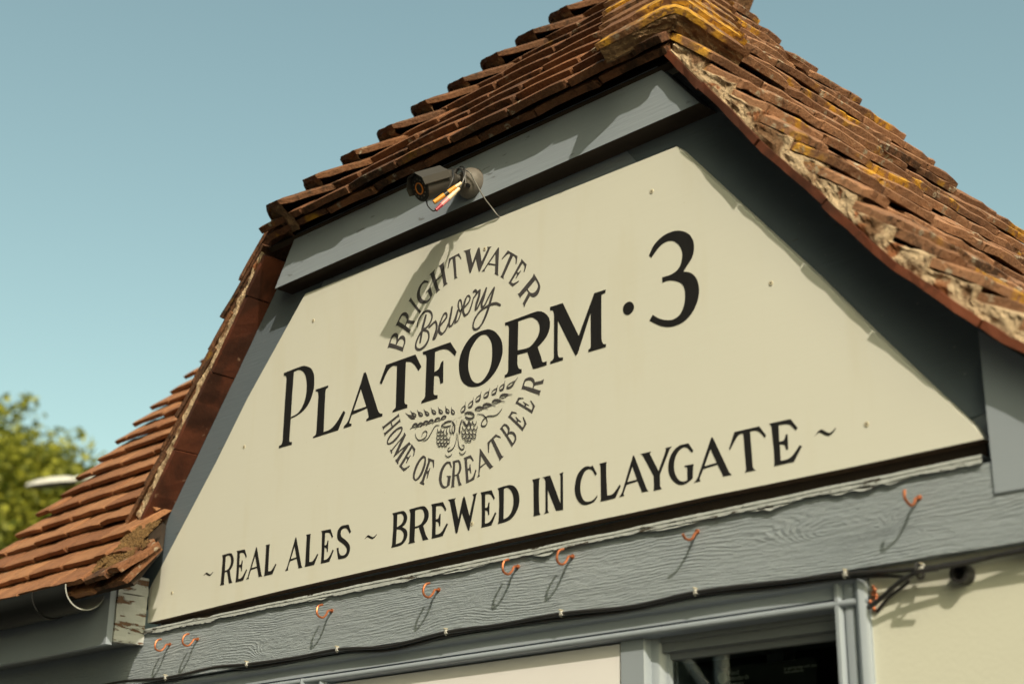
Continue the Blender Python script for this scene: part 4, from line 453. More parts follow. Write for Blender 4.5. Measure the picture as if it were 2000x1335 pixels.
# ---- window: moulded frame, reveal, boarded panel, post, sash, pane
win = thing('window', None, None, (1.3, 0, 1.0)); win.parent = pub; win.location = (0.2, -0.5, 1.0)
def rail(mb, prof, x0, x1):      # prof: (y,z) front outline swept along x
    n = len(prof); vs = [(x0, y, z) for y, z in prof] + [(x1, y, z) for y, z in prof]
    mb.add(vs, [(i, i + 1, n + i + 1, n + i) for i in range(n - 1)] + [tuple(range(n)), tuple(range(n, 2 * n))])
def arcp(cy, cz, r, a0, a1, n=6): return [(cy + r * math.cos(R(a0 + (a1 - a0) * i / n)), cz + r * math.sin(R(a0 + (a1 - a0) * i / n))) for i in range(n + 1)]
fr = MB()
head = [(0.06, 2.0764), (-0.010, 2.0764), (-0.0125, 2.0740), (-0.0225, 2.0735)] + [(-0.0225 - 0.004 * math.sin(math.pi * i / 6), 2.0735 - 0.013 * i / 6) for i in range(1, 7)] + [(-0.0165, 2.0595), (-0.0145, 2.0570), (-0.0150, 2.0480), (-0.0175, 2.0415), (-0.0175, 2.0395), (-0.0095, 2.0388), (-0.0095, 2.0366), (-0.0180, 2.0362)] + arcp(-0.018, 2.0302, 0.006, 90, 270, 6)[1:] + [(0.0, 2.0225), (0.06, 2.0225)]
rail(fr, head, -0.35, 1.985)
# right jamb, same moulding turned upright
def stile(mb, prof, z0, z1):
    n = len(prof); vs = [(x, y, z0) for x, y in prof] + [(x, y, z1) for x, y in prof]
    mb.add(vs, [(i, i + 1, n + i + 1, n + i) for i in range(n - 1)] + [tuple(range(n)), tuple(range(n, 2 * n))])
jr = [(1.985, 0.06), (1.985, -0.020), (1.981, -0.024), (1.972, -0.0265), (1.966, -0.024), (1.963, -0.017), (1.9585, -0.0145), (1.956, -0.0175), (1.950, -0.0185), (1.9425, -0.0180), (1.941, -0.0095), (1.9385, -0.0095), (1.938, -0.018), (1.934, -0.0235), (1.928, -0.0235), (1.9245, -0.0175), (1.923, 0.0), (1.917, 0.002), (1.915, 0.06)]
stile(fr, jr, 1.0, 2.0768)
stile(fr, [(0.60, 0.06), (0.60, -0.02), (0.612, -0.026), (0.625, -0.02), (0.66, -0.0165), (0.672, -0.022), (0.684, -0.0165), (0.69, 0.06)], 1.0, 2.0355)
fr.build('frame', M['grey_smooth'], win, smooth=True)
b = MB(); pr = [(1.482, 0.07), (1.482, -0.006), (1.4835, -0.0075), (1.5345, -0.0075), (1.537, -0.004), (1.540, 0.006), (1.552, 0.008), (1.556, 0.012), (1.560, 0.018), (1.566, 0.020), (1.568, 0.026), (1.569, 0.045), (1.570, 0.07)]
stile(b, pr, 1.0, 2.0228); b.build('post', M['grey_smooth'], win, smooth=True)
b = MB(); rail(b, [(0.07, 2.0224), (0.004, 2.0224), (0.004, 2.015), (0.010, 2.0135), (0.010, 1.999), (0.022, 1.997), (0.024, 1.988), (0.0275, 1.986), (0.07, 1.986)], 1.562, 1.921); b.build('sash', M['grey_dark'], win)
b = MB(); b.box(1.566, 1.918, 0.028, 0.032, 1.0, 1.989); b.build('pane', M['glass'], win)
b = MB()
def pan(u, v):
    return (0.692 + (1.478 - 0.692) * u, -0.004, 1.0 + 1.0205 * v)
b.box(0.694, 1.4775, -0.004, 0.02, 1.0, 2.0200); b.build('board_panel', M['panel'], win)

# ------------------------------------------------------------------ roof tiles
AL = [-0.5, -0.465, -0.22, 0.06, 0.3, 0.465, 0.5]; BL = [0.0, 0.035, 0.25, 0.6, 1.0]
def tile(mb, o, u, v, n, wd, ln, th, camber=0.004, rough=1.0, rnd=None, cut=-0.0035):
    rnd = random.random() if rnd is None else rnd; sd = random.random() * 100
    na, nb = len(AL), len(BL); top = []; bot = []
    chip = [random.random() ** 3 * 0.016 * rough for _ in range(2)]
    for j, bb in enumerate(BL):
        for i, a in enumerate(AL):
            e = 0.0
            if j == 0:
                e = 0.004 * rough * nz(a * 5, sd) + 0.003 * rough * nz(a * 19, sd + 3)
                if i == 0: e += chip[0]
                if i == na - 1: e += chip[1]
            p = o + u * (a * wd + 0.002 * rough * nz(bb * 4, sd + 7)) + v * (bb * ln + e)
            h = camber * (1 - 4 * a * a) + 0.0022 * rough * nz(a * 4 + sd, bb * 3, 2)
            t = th * (0.86 if (i in (0, na - 1) or j == 0) else 1.0) * (1 + 0.18 * rough * nz(a * 7, bb * 5, sd))
            bot.append(p + n * h); top.append(p + n * (h + t) + (v * cut if j == 0 else Vector((0, 0, 0))))
    fs = []; B = na * nb
    for j in range(nb - 1):
        for i in range(na - 1):
            q = j * na + i; fs.append((q + B, q + 1 + B, q + na + 1 + B, q + na + B)); fs.append((q, q + na, q + na + 1, q + 1))
    for i in range(na - 1):
        fs.append((i, i + 1, i + 1 + B, i + B)); q = (nb - 1) * na + i; fs.append((q, q + B, q + 1 + B, q + 1))
    for j in range(nb - 1):
        q = j * na; fs.append((q, q + B, q + na + B, q + na)); q += na - 1; fs.append((q, q + na, q + na + B, q + B))
    mb.add(bot + top, fs, 0, rnd)
def course(mb, P, u, v, n, lo, hi, wd=0.165, ln=0.2, th=0.013, lift=0.028, rough=1.0, off=0.0, camber=0.0022, cut=-0.0035):
    """one row of tiles from lo to hi along u; P is the row's zero point on the deck"""
    vv = (v * ln + n * (0.003 - lift)).normalized(); nn = n - vv * n.dot(vv); nn.normalize()
    a = lo - off * wd
    while a < hi - 0.01:
        s = max(a, lo); e = min(a + wd - 0.003, hi)
        if e - s > 0.025:
            o = P + u * ((s + e) / 2) + n * (lift + random.gauss(0, 0.0018) * rough) + v * random.gauss(0, 0.0025) * rough
            tw = random.gauss(0, 0.010) * rough; u2 = (u + n * tw + v * random.gauss(0, 0.008) * rough).normalized()
            tile(mb, o, u2, vv, nn, e - s, ln, th, camber, rough, None, cut)
        a += wd
# --- hip end (faces the viewer)
X = Vector((1, 0, 0)); Y = Vector((0, 1, 0)); Zv = Vector((0, 0, 1))
PF = 1.1; vF = Vector((0, 1, PF)).normalized(); nF = Vector((0, -PF, 1)).normalized()
vL = Vector((0.788, 0, 1)).normalized(); nL = Vector((-1, 0, 0.788)).normalized()
vR = Vector((-0.745, 0, 1)).normalized(); nR = Vector((1, 0, 0.745)).normalized()
EY, EZ = -0.073, 3.043
TH = 0.040
hip = MB()
def hx(z): return (0.396 + 0.788 * (z - 2.972) - 0.02, RQ(3.07) - 0.745 * (z - 3.07) + 0.03)
for i in range(-1, 9):
    s = max(i, 0) * 0.093; lift = 0.040 if i >= 0 else 0.014
    P = Vector((0, EY, EZ)) + vF * (s + (0.006 if i < 0 else 0)); lo, hi = hx(P.z)
    course(hip, P, X, vF, nF, lo + 0.03, hi - 0.03, off=(i % 2) * 0.5 + 0.07 * (i % 3), lift=lift, ln=0.2 if i >= 0 else 0.14, rough=0.8, th=0.0175)
hip_o = hip.build('hip_end_roof', M['clay_old'], pub)
dk = MB(); P0 = Vector((0, EY + 0.012, EZ + 0.012)); lo0, hi0 = hx(EZ); P1 = P0 + vF * 1.04; lo1, hi1 = hx(P1.z)
q = [Vector((lo0, P0.y, P0.z)), Vector((hi0, P0.y, P0.z)), Vector((max(hi1, lo1 + 0.02), P1.y, P1.z)), Vector((lo1, P1.y, P1.z))]
dk.hexa([p - nF * 0.014 for p in q] + [p - nF * 0.001 for p in q]); dk.build('roof_boarding', M['dark_timber'], hip_o)
# bonnet tiles on the hips
def bonnet(Q, h, mN, half_bend, r0=0.034, wing=0.072, ln=0.19, th=0.016, lift0=0.026, parent=None, mat=None):
    """saddle shaped hip tile: rounded over the hip, wings lying along both slopes, bedded on mortar"""
    c = h.cross(mN).normalized(); mb = MB(); fill = MB(); na, nb = 18, 5; sd = random.random() * 50; rv = random.random()
    ph = half_bend * 0.93; arcl = r0 * ph; tot = arcl + wing
    def cross(s_, off):       # s_ in -1..1 along the section
        d = abs(s_) * tot; sg = 1 if s_ >= 0 else -1
        if d < arcl:
            a = d / r0; return c * (sg * (r0 + off) * math.sin(a)) + mN * ((r0 + off) * math.cos(a) - r0)
        e = d - arcl; return c * (sg * ((r0 + off) * math.sin(ph) + e * math.cos(ph))) + mN * ((r0 + off) * math.cos(ph) - r0 - e * math.sin(ph))
    def pt(ia, jb, outer):
        f = jb / nb; s_ = (-1 + 2 * ia / na) * (1 - 0.25 * f); lf = lift0 * (1 - f) + 0.004
        t = th * (0.7 if ia in (0, na) or jb == 0 else 1.0) if outer else 0
        e = 0.005 * nz(ia * 0.5, sd) + 0.012 * abs(s_) ** 3 if jb == 0 else 0
        return Q + h * (f * ln + e) + cross(s_, t + 0.0018 * nz(ia * 0.6 + sd, f * 4)) + mN * lf
    for outer in (0, 1):
        mb.grid(lambda u_, v_, o=outer: pt(round(u_ * na), round(v_ * nb), o), na, nb, rnd=rv)
    for jb in (0, nb):
        vs = [pt(i, jb, 0) for i in range(na + 1)] + [pt(i, jb, 1) for i in range(na + 1)]
        mb.add(vs, [(i, i + 1, na + 2 + i, na + 1 + i) for i in range(na)], 0, rv)
    for ia in (0, na):
        vs = [pt(ia, j, 0) for j in range(nb + 1)] + [pt(ia, j, 1) for j in range(nb + 1)]
        mb.add(vs, [(j, j + 1, nb + 2 + j, nb + 1 + j) for j in range(nb)], 0, rv)
    o = mb.build('hip_tile', mat, parent, smooth=True)
    def fl(u_, v_):
        s_ = -0.97 + 1.94 * u_
        return Q + cross(s_, -(lift0 + 0.006) * v_ - 0.0005) + mN * (lift0 + 0.004) + h * (0.004 + 0.006 * v_ + 0.012 * abs(s_) ** 3 + 0.007 * nz(u_ * 9 + sd, v_ * 3, 1) + 0.005 * nz(u_ * 24 + sd, v_ * 9, 4))
    fill.grid(fl, 40, 7); fill.build('mortar', M['old_mortar'], o, smooth=False)
def hipline(P, side, n, mat, gauge=0.0735):
    if side < 0: d = Vector((0.788, 1 / PF, 1)); nn = (nF + nL).normalized()
    else: d = Vector((-0.745, 1 / PF, 1)); nn = (nF + nR).normalized()
    h = d.normalized(); mN = (nn - h * nn.dot(h)).normalized(); hb = math.acos(max(-1, min(1, nF.dot(nL if side < 0 else nR)))) / 2
    step = gauge / h.z
    for i in range(n):
        bonnet(P + h * (step * i) + mN * random.gauss(0, 0.003), h, mN, hb, parent=hip_o, mat=mat, wing=0.078 if side < 0 else 0.140, lift0=0.066 if side < 0 else 0.026)
lo0, hi0 = hx(EZ)
hipline(Vector((0.532, EY - 0.010, 3.058)), -1, 11, M['clay_bonnet'], 0.0685)
hipline(Vector((1.702, EY - 0.016, 3.100)), +1, 10, M['clay_cap'], 0.066)

# --- right slope: follows the sprocketed profile, rows run back from the verge
prof = [Vector((x, 0, z)) for x, z in RP]; seg = [(b_ - a_).length for a_, b_ in zip(prof, prof[1:])]
TOT = sum(seg)
def rprof(s):        # s measured from the bottom up
    s = TOT - s; i = 0
    if s <= 0:
        t = Vector((-0.745, 0, 1)).normalized(); p = prof[0] + t * (-s)
    else:
        while i < len(seg) - 1 and s > seg[i]: s -= seg[i]; i += 1
        t = (prof[i] - prof[i + 1]).normalized(); p = prof[i] - t * s
    n = Vector((t.z, 0, -t.x)); return p, t, n
def yend(z): return 0.72 + max(0, min(1, (3.5 - z) / 0.4)) * 0.48
side = MB()
VY = -0.076; VL = -0.066
i = 0; s = 0.06
while s < TOT + 0.75:
    p, t, n = rprof(s + 0.06); p, _, _ = rprof(s)
    P = p + n * 0.016; hi = yend(p.z) if p.z < 3.1 else min(yend(p.z), 1.0)
    lo = VY + 0.008 + (max(0.0, (p.z - 3.06) / PF) + 0.05 if p.z > 3.06 else 0) + random.gauss(0, 0.004)
    course(side, P, Y, t, n, lo, hi, lift=0.036, off=0.5 * (i % 2), rough=1.7, ln=0.15, th=0.0150, cut=0.001)
    s += 0.094; i += 1
side_o = side.build('side_roof', M['clay_side'], pub)
dk = MB()
for k in range(24):
    s0 = (TOT + 0.7) * k / 24; s1 = (TOT + 0.7) * (k + 1) / 24; (p0, t0, n0), (p1, t1, n1) = rprof(s0), rprof(s1)
    ya = 0.0 + max(0.0, (p0.z - 3.05) / PF); yb = yend(p0.z) - 0.02
    q = [Vector((p0.x, ya, p0.z)), Vector((p0.x, yb, p0.z)), Vector((p1.x, yb, p1.z)), Vector((p1.x, ya, p1.z))]
    dk.add([a_ + n0 * 0.013 for a_ in q], [(0, 1, 2, 3)])
dk.build('roof_boarding', M['dark_timber'], side_o)
# undercloak slips and the mortar bedding along a verge
def verge(parent, fn, smax, y0, y1, s_first, step, name='undercloak', mat=None, mort=True, mh=(0.028, 0.018), saw=None):
    uc = MB(); s = s_first
    while s < smax:
        L_ = step * random.uniform(0.94, 1.03); (p0, t0, n0), (p1, t1, n1) = fn(s), fn(min(s + L_ - 0.003, smax))
        k0 = random.gauss(0, 0.0015); k1 = random.gauss(0, 0.002); jy = random.gauss(0, 0.002); q = []
        for hgt in (0.0, 0.0125):
            q += [Vector((0, y0 + jy, 0)) + p0 + n0 * (hgt + k0), Vector((0, y1, 0)) + p0 + n0 * (hgt + k0), Vector((0, y1, 0)) + p1 + n1 * (hgt + k1), Vector((0, y0 + jy, 0)) + p1 + n1 * (hgt + k1)]
        mb_ = MB(); rv = random.random()
        # subdivide the slip a little so its edge is not ruler straight
        nx = 8; vs = []
        for hgt in (0, 1):
            for yy in (y0 + jy, y1):
                for a_ in range(nx + 1):
                    f = a_ / nx; sm = s + (L_ - 0.003) * f; pp, tt, n_ = fn(min(sm, smax)); e = 0.0018 * nz(sm * 30, yy * 9 + hgt, 3)
                    vs.append(pp + Vector((0, yy + (e if yy < y1 else 0), 0)) + n_ * (hgt * 0.0125 + k0 + (k1 - k0) * f + e))
        W_ = nx + 1; fs = []
        for a_ in range(nx):
            fs += [(a_, a_ + 1, W_ + a_ + 1, W_ + a_), (2 * W_ + a_, 3 * W_ + a_, 3 * W_ + a_ + 1, 2 * W_ + a_ + 1), (a_, 2 * W_ + a_, 2 * W_ + a_ + 1, a_ + 1), (W_ + a_, W_ + a_ + 1, 3 * W_ + a_ + 1, 3 * W_ + a_)]
        fs += [(0, W_, 3 * W_, 2 * W_), (nx, 2 * W_ + nx, 3 * W_ + nx, W_ + nx)]
        uc.add(vs, fs, 0, rv); s += L_
    uc.build(name, mat or M['undercloak'], parent)
    if mort:
        mo = MB(); n_s = int(smax / 0.006); rows = 7
        def fm(u_, v_):
            s_ = s_first + (smax - s_first) * u_; p_, t_, n_ = fn(s_)
            top = mh[0] + mh[1] * nz(s_ * 9, 5) + 0.006 * nz(s_ * 40, 2)
            if saw:
                fr_ = ((s_ - saw[0]) / saw[1]) % 1.0; top = 0.0125 + saw[2] - saw[3] * fr_ + 0.003 * nz(s_ * 40, 2)
            y_ = y0 + (0.0075 if saw else 0.005) + 0.0055 * nz(s_ * 26, v_ * 2.5, 8) + 0.003 * nz(s_ * 90, v_ * 7, 3) + 0.012 * (v_ > 0.99)
            return p_ + Vector((0, y_, 0)) + n_ * (0.0122 + (top - 0.012) * v_)
        mo.grid(fm, n_s, rows); mo.build('mortar', M['mortar'], parent, smooth=False)
verge(side_o, rprof, TOT - 0.12, VY - 0.004, 0.02, 0.02, 0.19, mat=None, saw=(0.06, 0.094, 0.0415, 0.024))
# --- left slope
LB = Vector((XL(2.40), 0, 2.40))
def lprof(s): return LB + vL * s, vL, nL
ls = MB(); s = 0.05; i = 0
while s < 1.75:
    p, t, n = lprof(s); lo = VL + (max(0.0, (p.z - 3.02) / PF) + 0.06 if p.z > 3.02 else 0) + random.gauss(0, 0.003)
    course(ls, p + n * 0.028, Y, t, n, lo, max(0.9, lo + 0.2), lift=0.030, off=0.5 * (i % 2), rough=1.4, ln=0.21, th=0.015); s += 0.094; i += 1
left_o = ls.build('side_roof', M['clay_old'], pub)
dk = MB(); q = [LB, LB + Y * 0.9, LB + vL * 1.7 + Y * 0.9, LB + vL * 1.7 + Y * 0.7, LB + vL * 0.75]; dk.add([a_ + nL * 0.013 for a_ in q], [(0, 1, 2, 3, 4)]); dk.build('roof_boarding', M['dark_timber'], left_o)
verge(left_o, lprof, 0.80, VL - 0.004, -0.0045, 0.075, 0.215, mh=(0.043, 0.013))

# --- lower roof behind and to the left
PM = 1.19; vM = Vector((0, 1, PM)).normalized(); nM = Vector((0, -PM, 1)).normalized()
lw = MB(); MY, MZ = -0.190, 2.264
for i in range(-1, 17):
    s = max(i, 0) * 0.087; P = Vector((0, MY, MZ)) + vM * (s + (0.004 if i < 0 else 0))
    hi = 0.02 if P.y < -0.16 else (0.02 if P.y < 0 else XL(P.z) + 0.02)
    course(lw, P, X, vM, nM, -0.790 + random.gauss(0, 0.005), hi, lift=0.034 if i >= 0 else 0.003, off=0.5 * (i % 2) + 0.1 * math.sin(i * 5), rough=0.9, ln=0.135, th=0.0145, camber=0.001, cut=-0.005)
low_o = lw.build('lower_roof', M['clay_main'], pub)
ec = MB()
course(ec, Vector((0, MY, MZ)) + vM * 0.004, X, vM, nM, 0.021, 0.160, lift=0.004, ln=0.12, rough=1.8, th=0.014)
course(ec, Vector((0, MY, MZ)), X, vM, nM, 0.021, 0.168, off=0.4, lift=0.030, ln=0.12, rough=2.0, th=0.014)
course(ec, Vector((0, MY, MZ)) + vM * 0.083, X, vM, nM, 0.021, 0.118, lift=0.028, ln=0.07, rough=2.0, th=0.013)
ec.build('eaves_tile', M['clay_old'], low_o)
dk = MB(); q0 = Vector((0, MY + 0.014, MZ + 0.016))
q = [q0 + X * -0.775, q0 + X * 0.15, q0 + X * 0.12 + vM * 0.13, q0 + X * 0.0 + vM * 0.25, q0 + vM * 0.25 + X * XL((q0 + vM * 0.25).z), q0 + vM * 1.5 + X * XL((q0 + vM * 1.5).z), q0 + vM * 1.5 + X * -0.775]
dk.add([a_ - nM * 0.002 for a_ in q] + [a_ - nM * 0.016 for a_ in q], [tuple(range(7)), tuple(range(13, 6, -1))] + [(k, (k + 1) % 7, 7 + (k + 1) % 7, 7 + k) for k in range(7)])
dk.build('roof_boarding', M['dark_timber'], low_o)
# gable end wall of the lower roof
b = MB(); b.add([(-0.77, -0.11, 2.17), (-0.77, 0.85, 2.17), (-0.77, 0.85, 3.40), (-0.77, -0.10, 2.33)], [(0, 1, 2, 3)]); b.build('gable_wall', M['render'], pub)
# ridge of the gable roof
b = MB(); b.tube([(1.10, 0.70, 3.86), (1.10, 0.90, 3.865)], 0.08, 12); b.build('ridge_tile', M['clay_cap'], pub)
# ------------------------------------------------------------------ the sign
YS = -0.03
sign = thing('signboard', 'large cream gable signboard with black serif lettering and round emblem, above the grey beam', 'signboard', (1.1, YS, 2.2))
b = MB(); b.prism(SIGN_OUTLINE, YS, -0.0055, 0, side=lambda i: 1 if i < 11 else 0); b.build('board', [M['sign'], M['sign_edge']], sign)
def fill_mesh(name, loops, mat, parent, y, label=None, th=0.0003):
    """flat painted shapes: closed outlines (x,z) with holes, filled on the sign plane"""
    cu = bpy.data.curves.new(name, 'CURVE'); cu.dimensions = '2D'; cu.fill_mode = 'BOTH'; cu.extrude = th
    for lp in loops:
        sp = cu.splines.new('POLY'); sp.points.add(len(lp) - 1); sp.use_cyclic_u = True
        for pt, (x, z) in zip(sp.points, lp): pt.co = (x, z, 0, 1)
    tmp = bpy.data.objects.new(name + '_outline', cu); COL.objects.link(tmp)
    me = bpy.data.meshes.new_from_object(tmp.evaluated_get(bpy.context.evaluated_depsgraph_get()))
    bpy.data.objects.remove(tmp)
    me.transform(Matrix.Rotation(R(90), 4, 'X')); me.transform(Matrix.Translation((0, y, 0)))
    me.name = name; me.materials.clear(); me.materials.append(mat)
    ob = bpy.data.objects.new(name, me); COL.objects.link(ob)
    if parent is not None:
        ob.parent = parent; ob.location = -Vector(parent.location)
    if label: ob["label"] = label
    return ob
def glyph(k): return [[(c[i] / 1000, c[i + 1] / 1000) for i in range(0, len(c), 2)] for c in GLYPHS[k]]
def placed(items):
    L = []
    for k, x0, z0, x1, z1 in items:
        for c in glyph(k): L.append([(x0 + (x1 - x0) * u, z0 + (z1 - z0) * v) for u, v in c])
    return L
fill_mesh('lettering', placed(TITLE), M['black'], sign, YS - 0.0004, 'large black serif title with a big numeral 3')
tl = sorted(TAGLINE, key=lambda t: t[1])
for nm, lab, lo_, hi_ in (('lettering', 'small black serif words along the left of the bottom line', 0.27, 0.79), ('lettering', 'small black serif words along the right of the bottom line', 0.87, 1.90)):
    fill_mesh(nm, placed([t for t in tl if lo_ < t[1] < hi_ and t[0] != '~']), M['black'], sign, YS - 0.0004, lab)
for t in [t for t in tl if t[0] == '~']: fill_mesh('flourish', placed([t]), M['black'], sign, YS - 0.0004)
for sel, lab in (('t', 'charcoal word arched over the top of the emblem'), ('b', 'charcoal words curved under the emblem')):
    L = []
    for k, where, a0, a1 in ARC:
        if where != sel: continue
        for c in glyph(k):
            pts = []
            for u, v in c:
                th = a0 + (a1 - a0) * u; r = 0.1955 + 0.0535 * v if where == 't' else 0.2490 - 0.0535 * v
                pts.append((ARC_C[0] + r * math.cos(th), ARC_C[1] + r * math.sin(th)))
            L.append(pts)
    fill_mesh('emblem_lettering', L, M['charcoal'], sign, YS - 0.0004, lab)
def ribbons(name, strokes, mat, y0, taper, label):
    mb = MB(); k = 0
    for wd, c in strokes:
        p = [Vector((c[i] / 1e4, c[i + 1] / 1e4)) for i in range(0, len(c), 2)]; n = len(p); vs = []
        y = y0 - 0.000012 * k; k += 1
        for i in range(n):
            d = (p[min(i + 1, n - 1)] - p[max(i - 1, 0)]); d = d.normalized() if d.length > 0 else Vector((1, 0)); q = Vector((-d.y, d.x))
            f = i / (n - 1); ww = wd / 2 * ((0.35 + 0.65 * math.sin(math.pi * f) ** 0.6) if taper else (0.8 + 0.2 * math.sin(math.pi * f)))
            vs += [(p[i].x + q.x * ww, y, p[i].y + q.y * ww), (p[i].x - q.x * ww, y, p[i].y - q.y * ww)]
        mb.add(vs, [(2 * i, 2 * i + 1, 2 * i + 3, 2 * i + 2) for i in range(n - 1)])
        if not taper:
            for e in (0, n - 1):
                mb.add([(p[e].x + wd * 0.4 * math.cos(a * math.pi / 5), y - 0.000005, p[e].y + wd * 0.4 * math.sin(a * math.pi / 5)) for a in range(10)], [tuple(range(10))])
    o = mb.build(name, mat, sign); o["label"] = label; return o
ribbons('script_lettering', SCRIPT, M['charcoal'], YS - 0.0006, False, 'charcoal handwritten script word inside the ring')
ribbons('emblem', EMBLEM, M['charcoal'], YS - 0.0006, True, 'charcoal hops and barley drawing')
for x, z in [(0.5861, 2.8383), (0.349, 2.5876), (0.0962, 2.2794), (1.1293, 2.281), (1.1496, 2.8462), (1.5922, 2.8275), (1.8457, 2.5746), (2.0096, 2.2956)]:
    b = MB(); b.tube([(x, YS + 0.001, z), (x, YS - 0.0008, z), (x, YS - 0.0012, z)], [0.0046, 0.0044, 0.0036], 14)
    b.tube([(x, YS - 0.0010, z), (x, YS - 0.0014, z)], 0.0015, 6, mi=1); b.build('screw', [M['steel'], M['black']], sign, smooth=False)

# ------------------------------------------------------------------ copper cup hooks on the beam
P1 = [(0, 0), (-0.0109, -0.0019), (-0.0154, -0.0095), (-0.0219, -0.0163), (-0.0287, -0.018), (-0.0369, -0.0152), (-0.0403, -0.0078), (-0.0381, 0.0019), (-0.0324, 0.0067), (-0.0252, 0.0089)]
P7 = [(0, 0), (-0.0069, -0.0046), (-0.0139, -0.0135), (-0.0233, -0.0176), (-0.0325, -0.0166), (-0.0388, -0.0101)]
P8 = [(0, 0), (-0.0117, -0.0037), (-0.017, -0.0116), (-0.0259, -0.0163), (-0.0351, -0.0134), (-0.0424, -0.0072), (-0.0409, 0.0037)]
HK = [(0.116, 2.156, P1, 0, 'leftmost copper hook, in the beam beside the eaves shadow'), (0.230, 2.156, P1, 4, 'copper hook second from the left, below the word REAL'),
      (0.718, 2.163, P1, -5, 'copper hook below the end of ALES, alone on its stretch of beam'), (1.046, 2.164, P1, 3, 'copper hook below the letters BREWED'),
      (1.261, 2.179, P1, 0, 'copper hook below the word IN, left one of a close pair'), (1.398, 2.178, P1, 6, 'copper hook below the start of CLAYGATE, right one of a close pair'),
      (1.679, 2.179, P7, 0, 'small flattened open copper hook below the letter T of CLAYGATE'), (2.093, 2.165, P8, 0, 'rightmost copper hook, beside the knot in the beam')]
for x, z, prof_, twist, lab in HK:
    hk = thing('cup_hook', lab, 'hook', (x, -0.035, z), 'copper hooks along the beam')
    b = MB(); pts = cr([(x + math.sin(R(twist)) * pz, -0.035 + py, z + pz) for py, pz in prof_], 6); pts = [Vector((x, -0.031, z))] + pts[1:]
    b.tube(pts, 0.00235, 8); b.build('hook_wire', M['copper'], hk, smooth=True)
    b = MB(); b.tube([(x, -0.0345, z), (x, -0.0375, z), (x, -0.0385, z)], [0.0042, 0.0042, 0.0025], 10); b.build('collar', M['copper'], hk, smooth=True)

# ------------------------------------------------------------------ cable under the beam, its clips
CP = [(-0.60, 2.092), (-0.30, 2.085), (-0.074, 2.088), (0.115, 2.0795), (0.30, 2.086), (0.434, 2.0800), (0.60, 2.0785), (0.746, 2.0805), (0.90, 2.0715), (1.074, 2.0800), (1.21, 2.0785), (1.374, 2.0795), (1.53, 2.0735), (1.675, 2.0790), (1.82, 2.0755), (1.961, 2.0700), (2.089, 2.0615), (2.232, 2.063), (2.5, 2.066)]
b = MB(); b.tube(cr([(x, -0.0335 - 0.003 * (i % 2), z) for i, (x, z) in enumerate(CP)], 7), 0.0036, 8)
tag(b.build('cable', M['cable'], None, smooth=True), 'long black cable sagging between clips under the beam', 'cable')
b = MB(); b.tube(cr([(x, -0.0290 - 0.002 * (i % 2), z - 0.005 + 0.0025 * math.sin(i * 2.1)) for i, (x, z) in enumerate(CP[:16])] + [(2.06, -0.030, 2.052), (2.02, -0.02, 2.03), (1.995, -0.016, 2.012)], 7), 0.0027, 8)
tag(b.build('cable', M['cable'], None, smooth=True), 'thinner black cable running below the first, turning down at the window corner', 'cable')
CL = [(0.115, 'below the two leftmost hooks'), (0.434, 'below the letters ALES'), (0.746, 'below the third hook from the left'), (1.074, 'below the fourth hook from the left'), (1.374, 'below the close pair of hooks'), (1.675, 'below the flattened hook'), (1.961, 'at the top right window corner'), (2.089, 'rightmost, where the two cables cross')]
for x, wh in CL:
    z = min(CP, key=lambda c: abs(c[0] - x))[1]; c = thing('cable_clip', 'small white cable clip ' + wh, 'cable clip', (x, -0.035, z), 'white clips holding the cables')
    b = MB(); b.tube([(x - 0.004, -0.0345 + 0.0050 * math.cos(a), z + 0.0050 * math.sin(a)) for a in [R(40 + 28 * i) for i in range(9)]], 0.0016, 6)
    b.add([(x - 0.0035, -0.0415, z - 0.003), (x + 0.0035, -0.0415, z - 0.003), (x - 0.001, -0.0425, z + 0.0055), (x - 0.0045, -0.030, z - 0.003), (x + 0.0045, -0.030, z - 0.004), (x - 0.001, -0.030, z + 0.0075)], [(0, 1, 2), (3, 5, 4), (0, 3, 4, 1), (1, 4, 5, 2), (2, 5, 3, 0)])
    b.build('clip_body', M['clip'], c)
    b = MB(); b.tube([(x, -0.036, z + 0.006), (x, -0.0455, z + 0.006)], 0.0013, 6); b.build('nail', M['steel'], c)
# cable bundle, tie and pipe stub at the right
b = MB(); b.tube(cr([(1.985, -0.020, 2.020), (2.01, -0.034, 2.024), (2.06, -0.044, 2.047), (2.10, -0.045, 2.056), (2.16, -0.04, 2.058), (2.26, -0.03, 2.068), (2.45, -0.025, 2.075)], 7), 0.0036, 8)
b.build('cable', M['cable'], None, smooth=True); tag(bpy.data.objects['cable.002'], 'short black cable climbing from the window corner to the wall top', 'cable')
ct = thing('cable_tie', 'black cable tie bunching the cables above the right wall', 'cable tie', (2.09, -0.045, 2.056))
b = MB(); b.tube(cr([(2.088, -0.037, 2.064), (2.088, -0.049, 2.066), (2.088, -0.054, 2.056), (2.088, -0.048, 2.046), (2.088, -0.036, 2.048), (2.088, -0.034, 2.057), (2.088, -0.037, 2.064)], 4), 0.0026, 6); b.build('loop', M['cable'], ct)
b = MB(); b.hexa([Vector(p) for p in ((2.088, -0.054, 2.050), (2.125, -0.055, 2.049), (2.125, -0.058, 2.049), (2.088, -0.058, 2.050), (2.088, -0.054, 2.056), (2.125, -0.055, 2.054), (2.125, -0.058, 2.054), (2.088, -0.058, 2.056))]); b.build('tail', M['cable'], ct)
ps = thing('pipe_stub', 'short dark pipe stub with a round open end on the cream wall', 'pipe', (2.15, -0.03, 2.044))
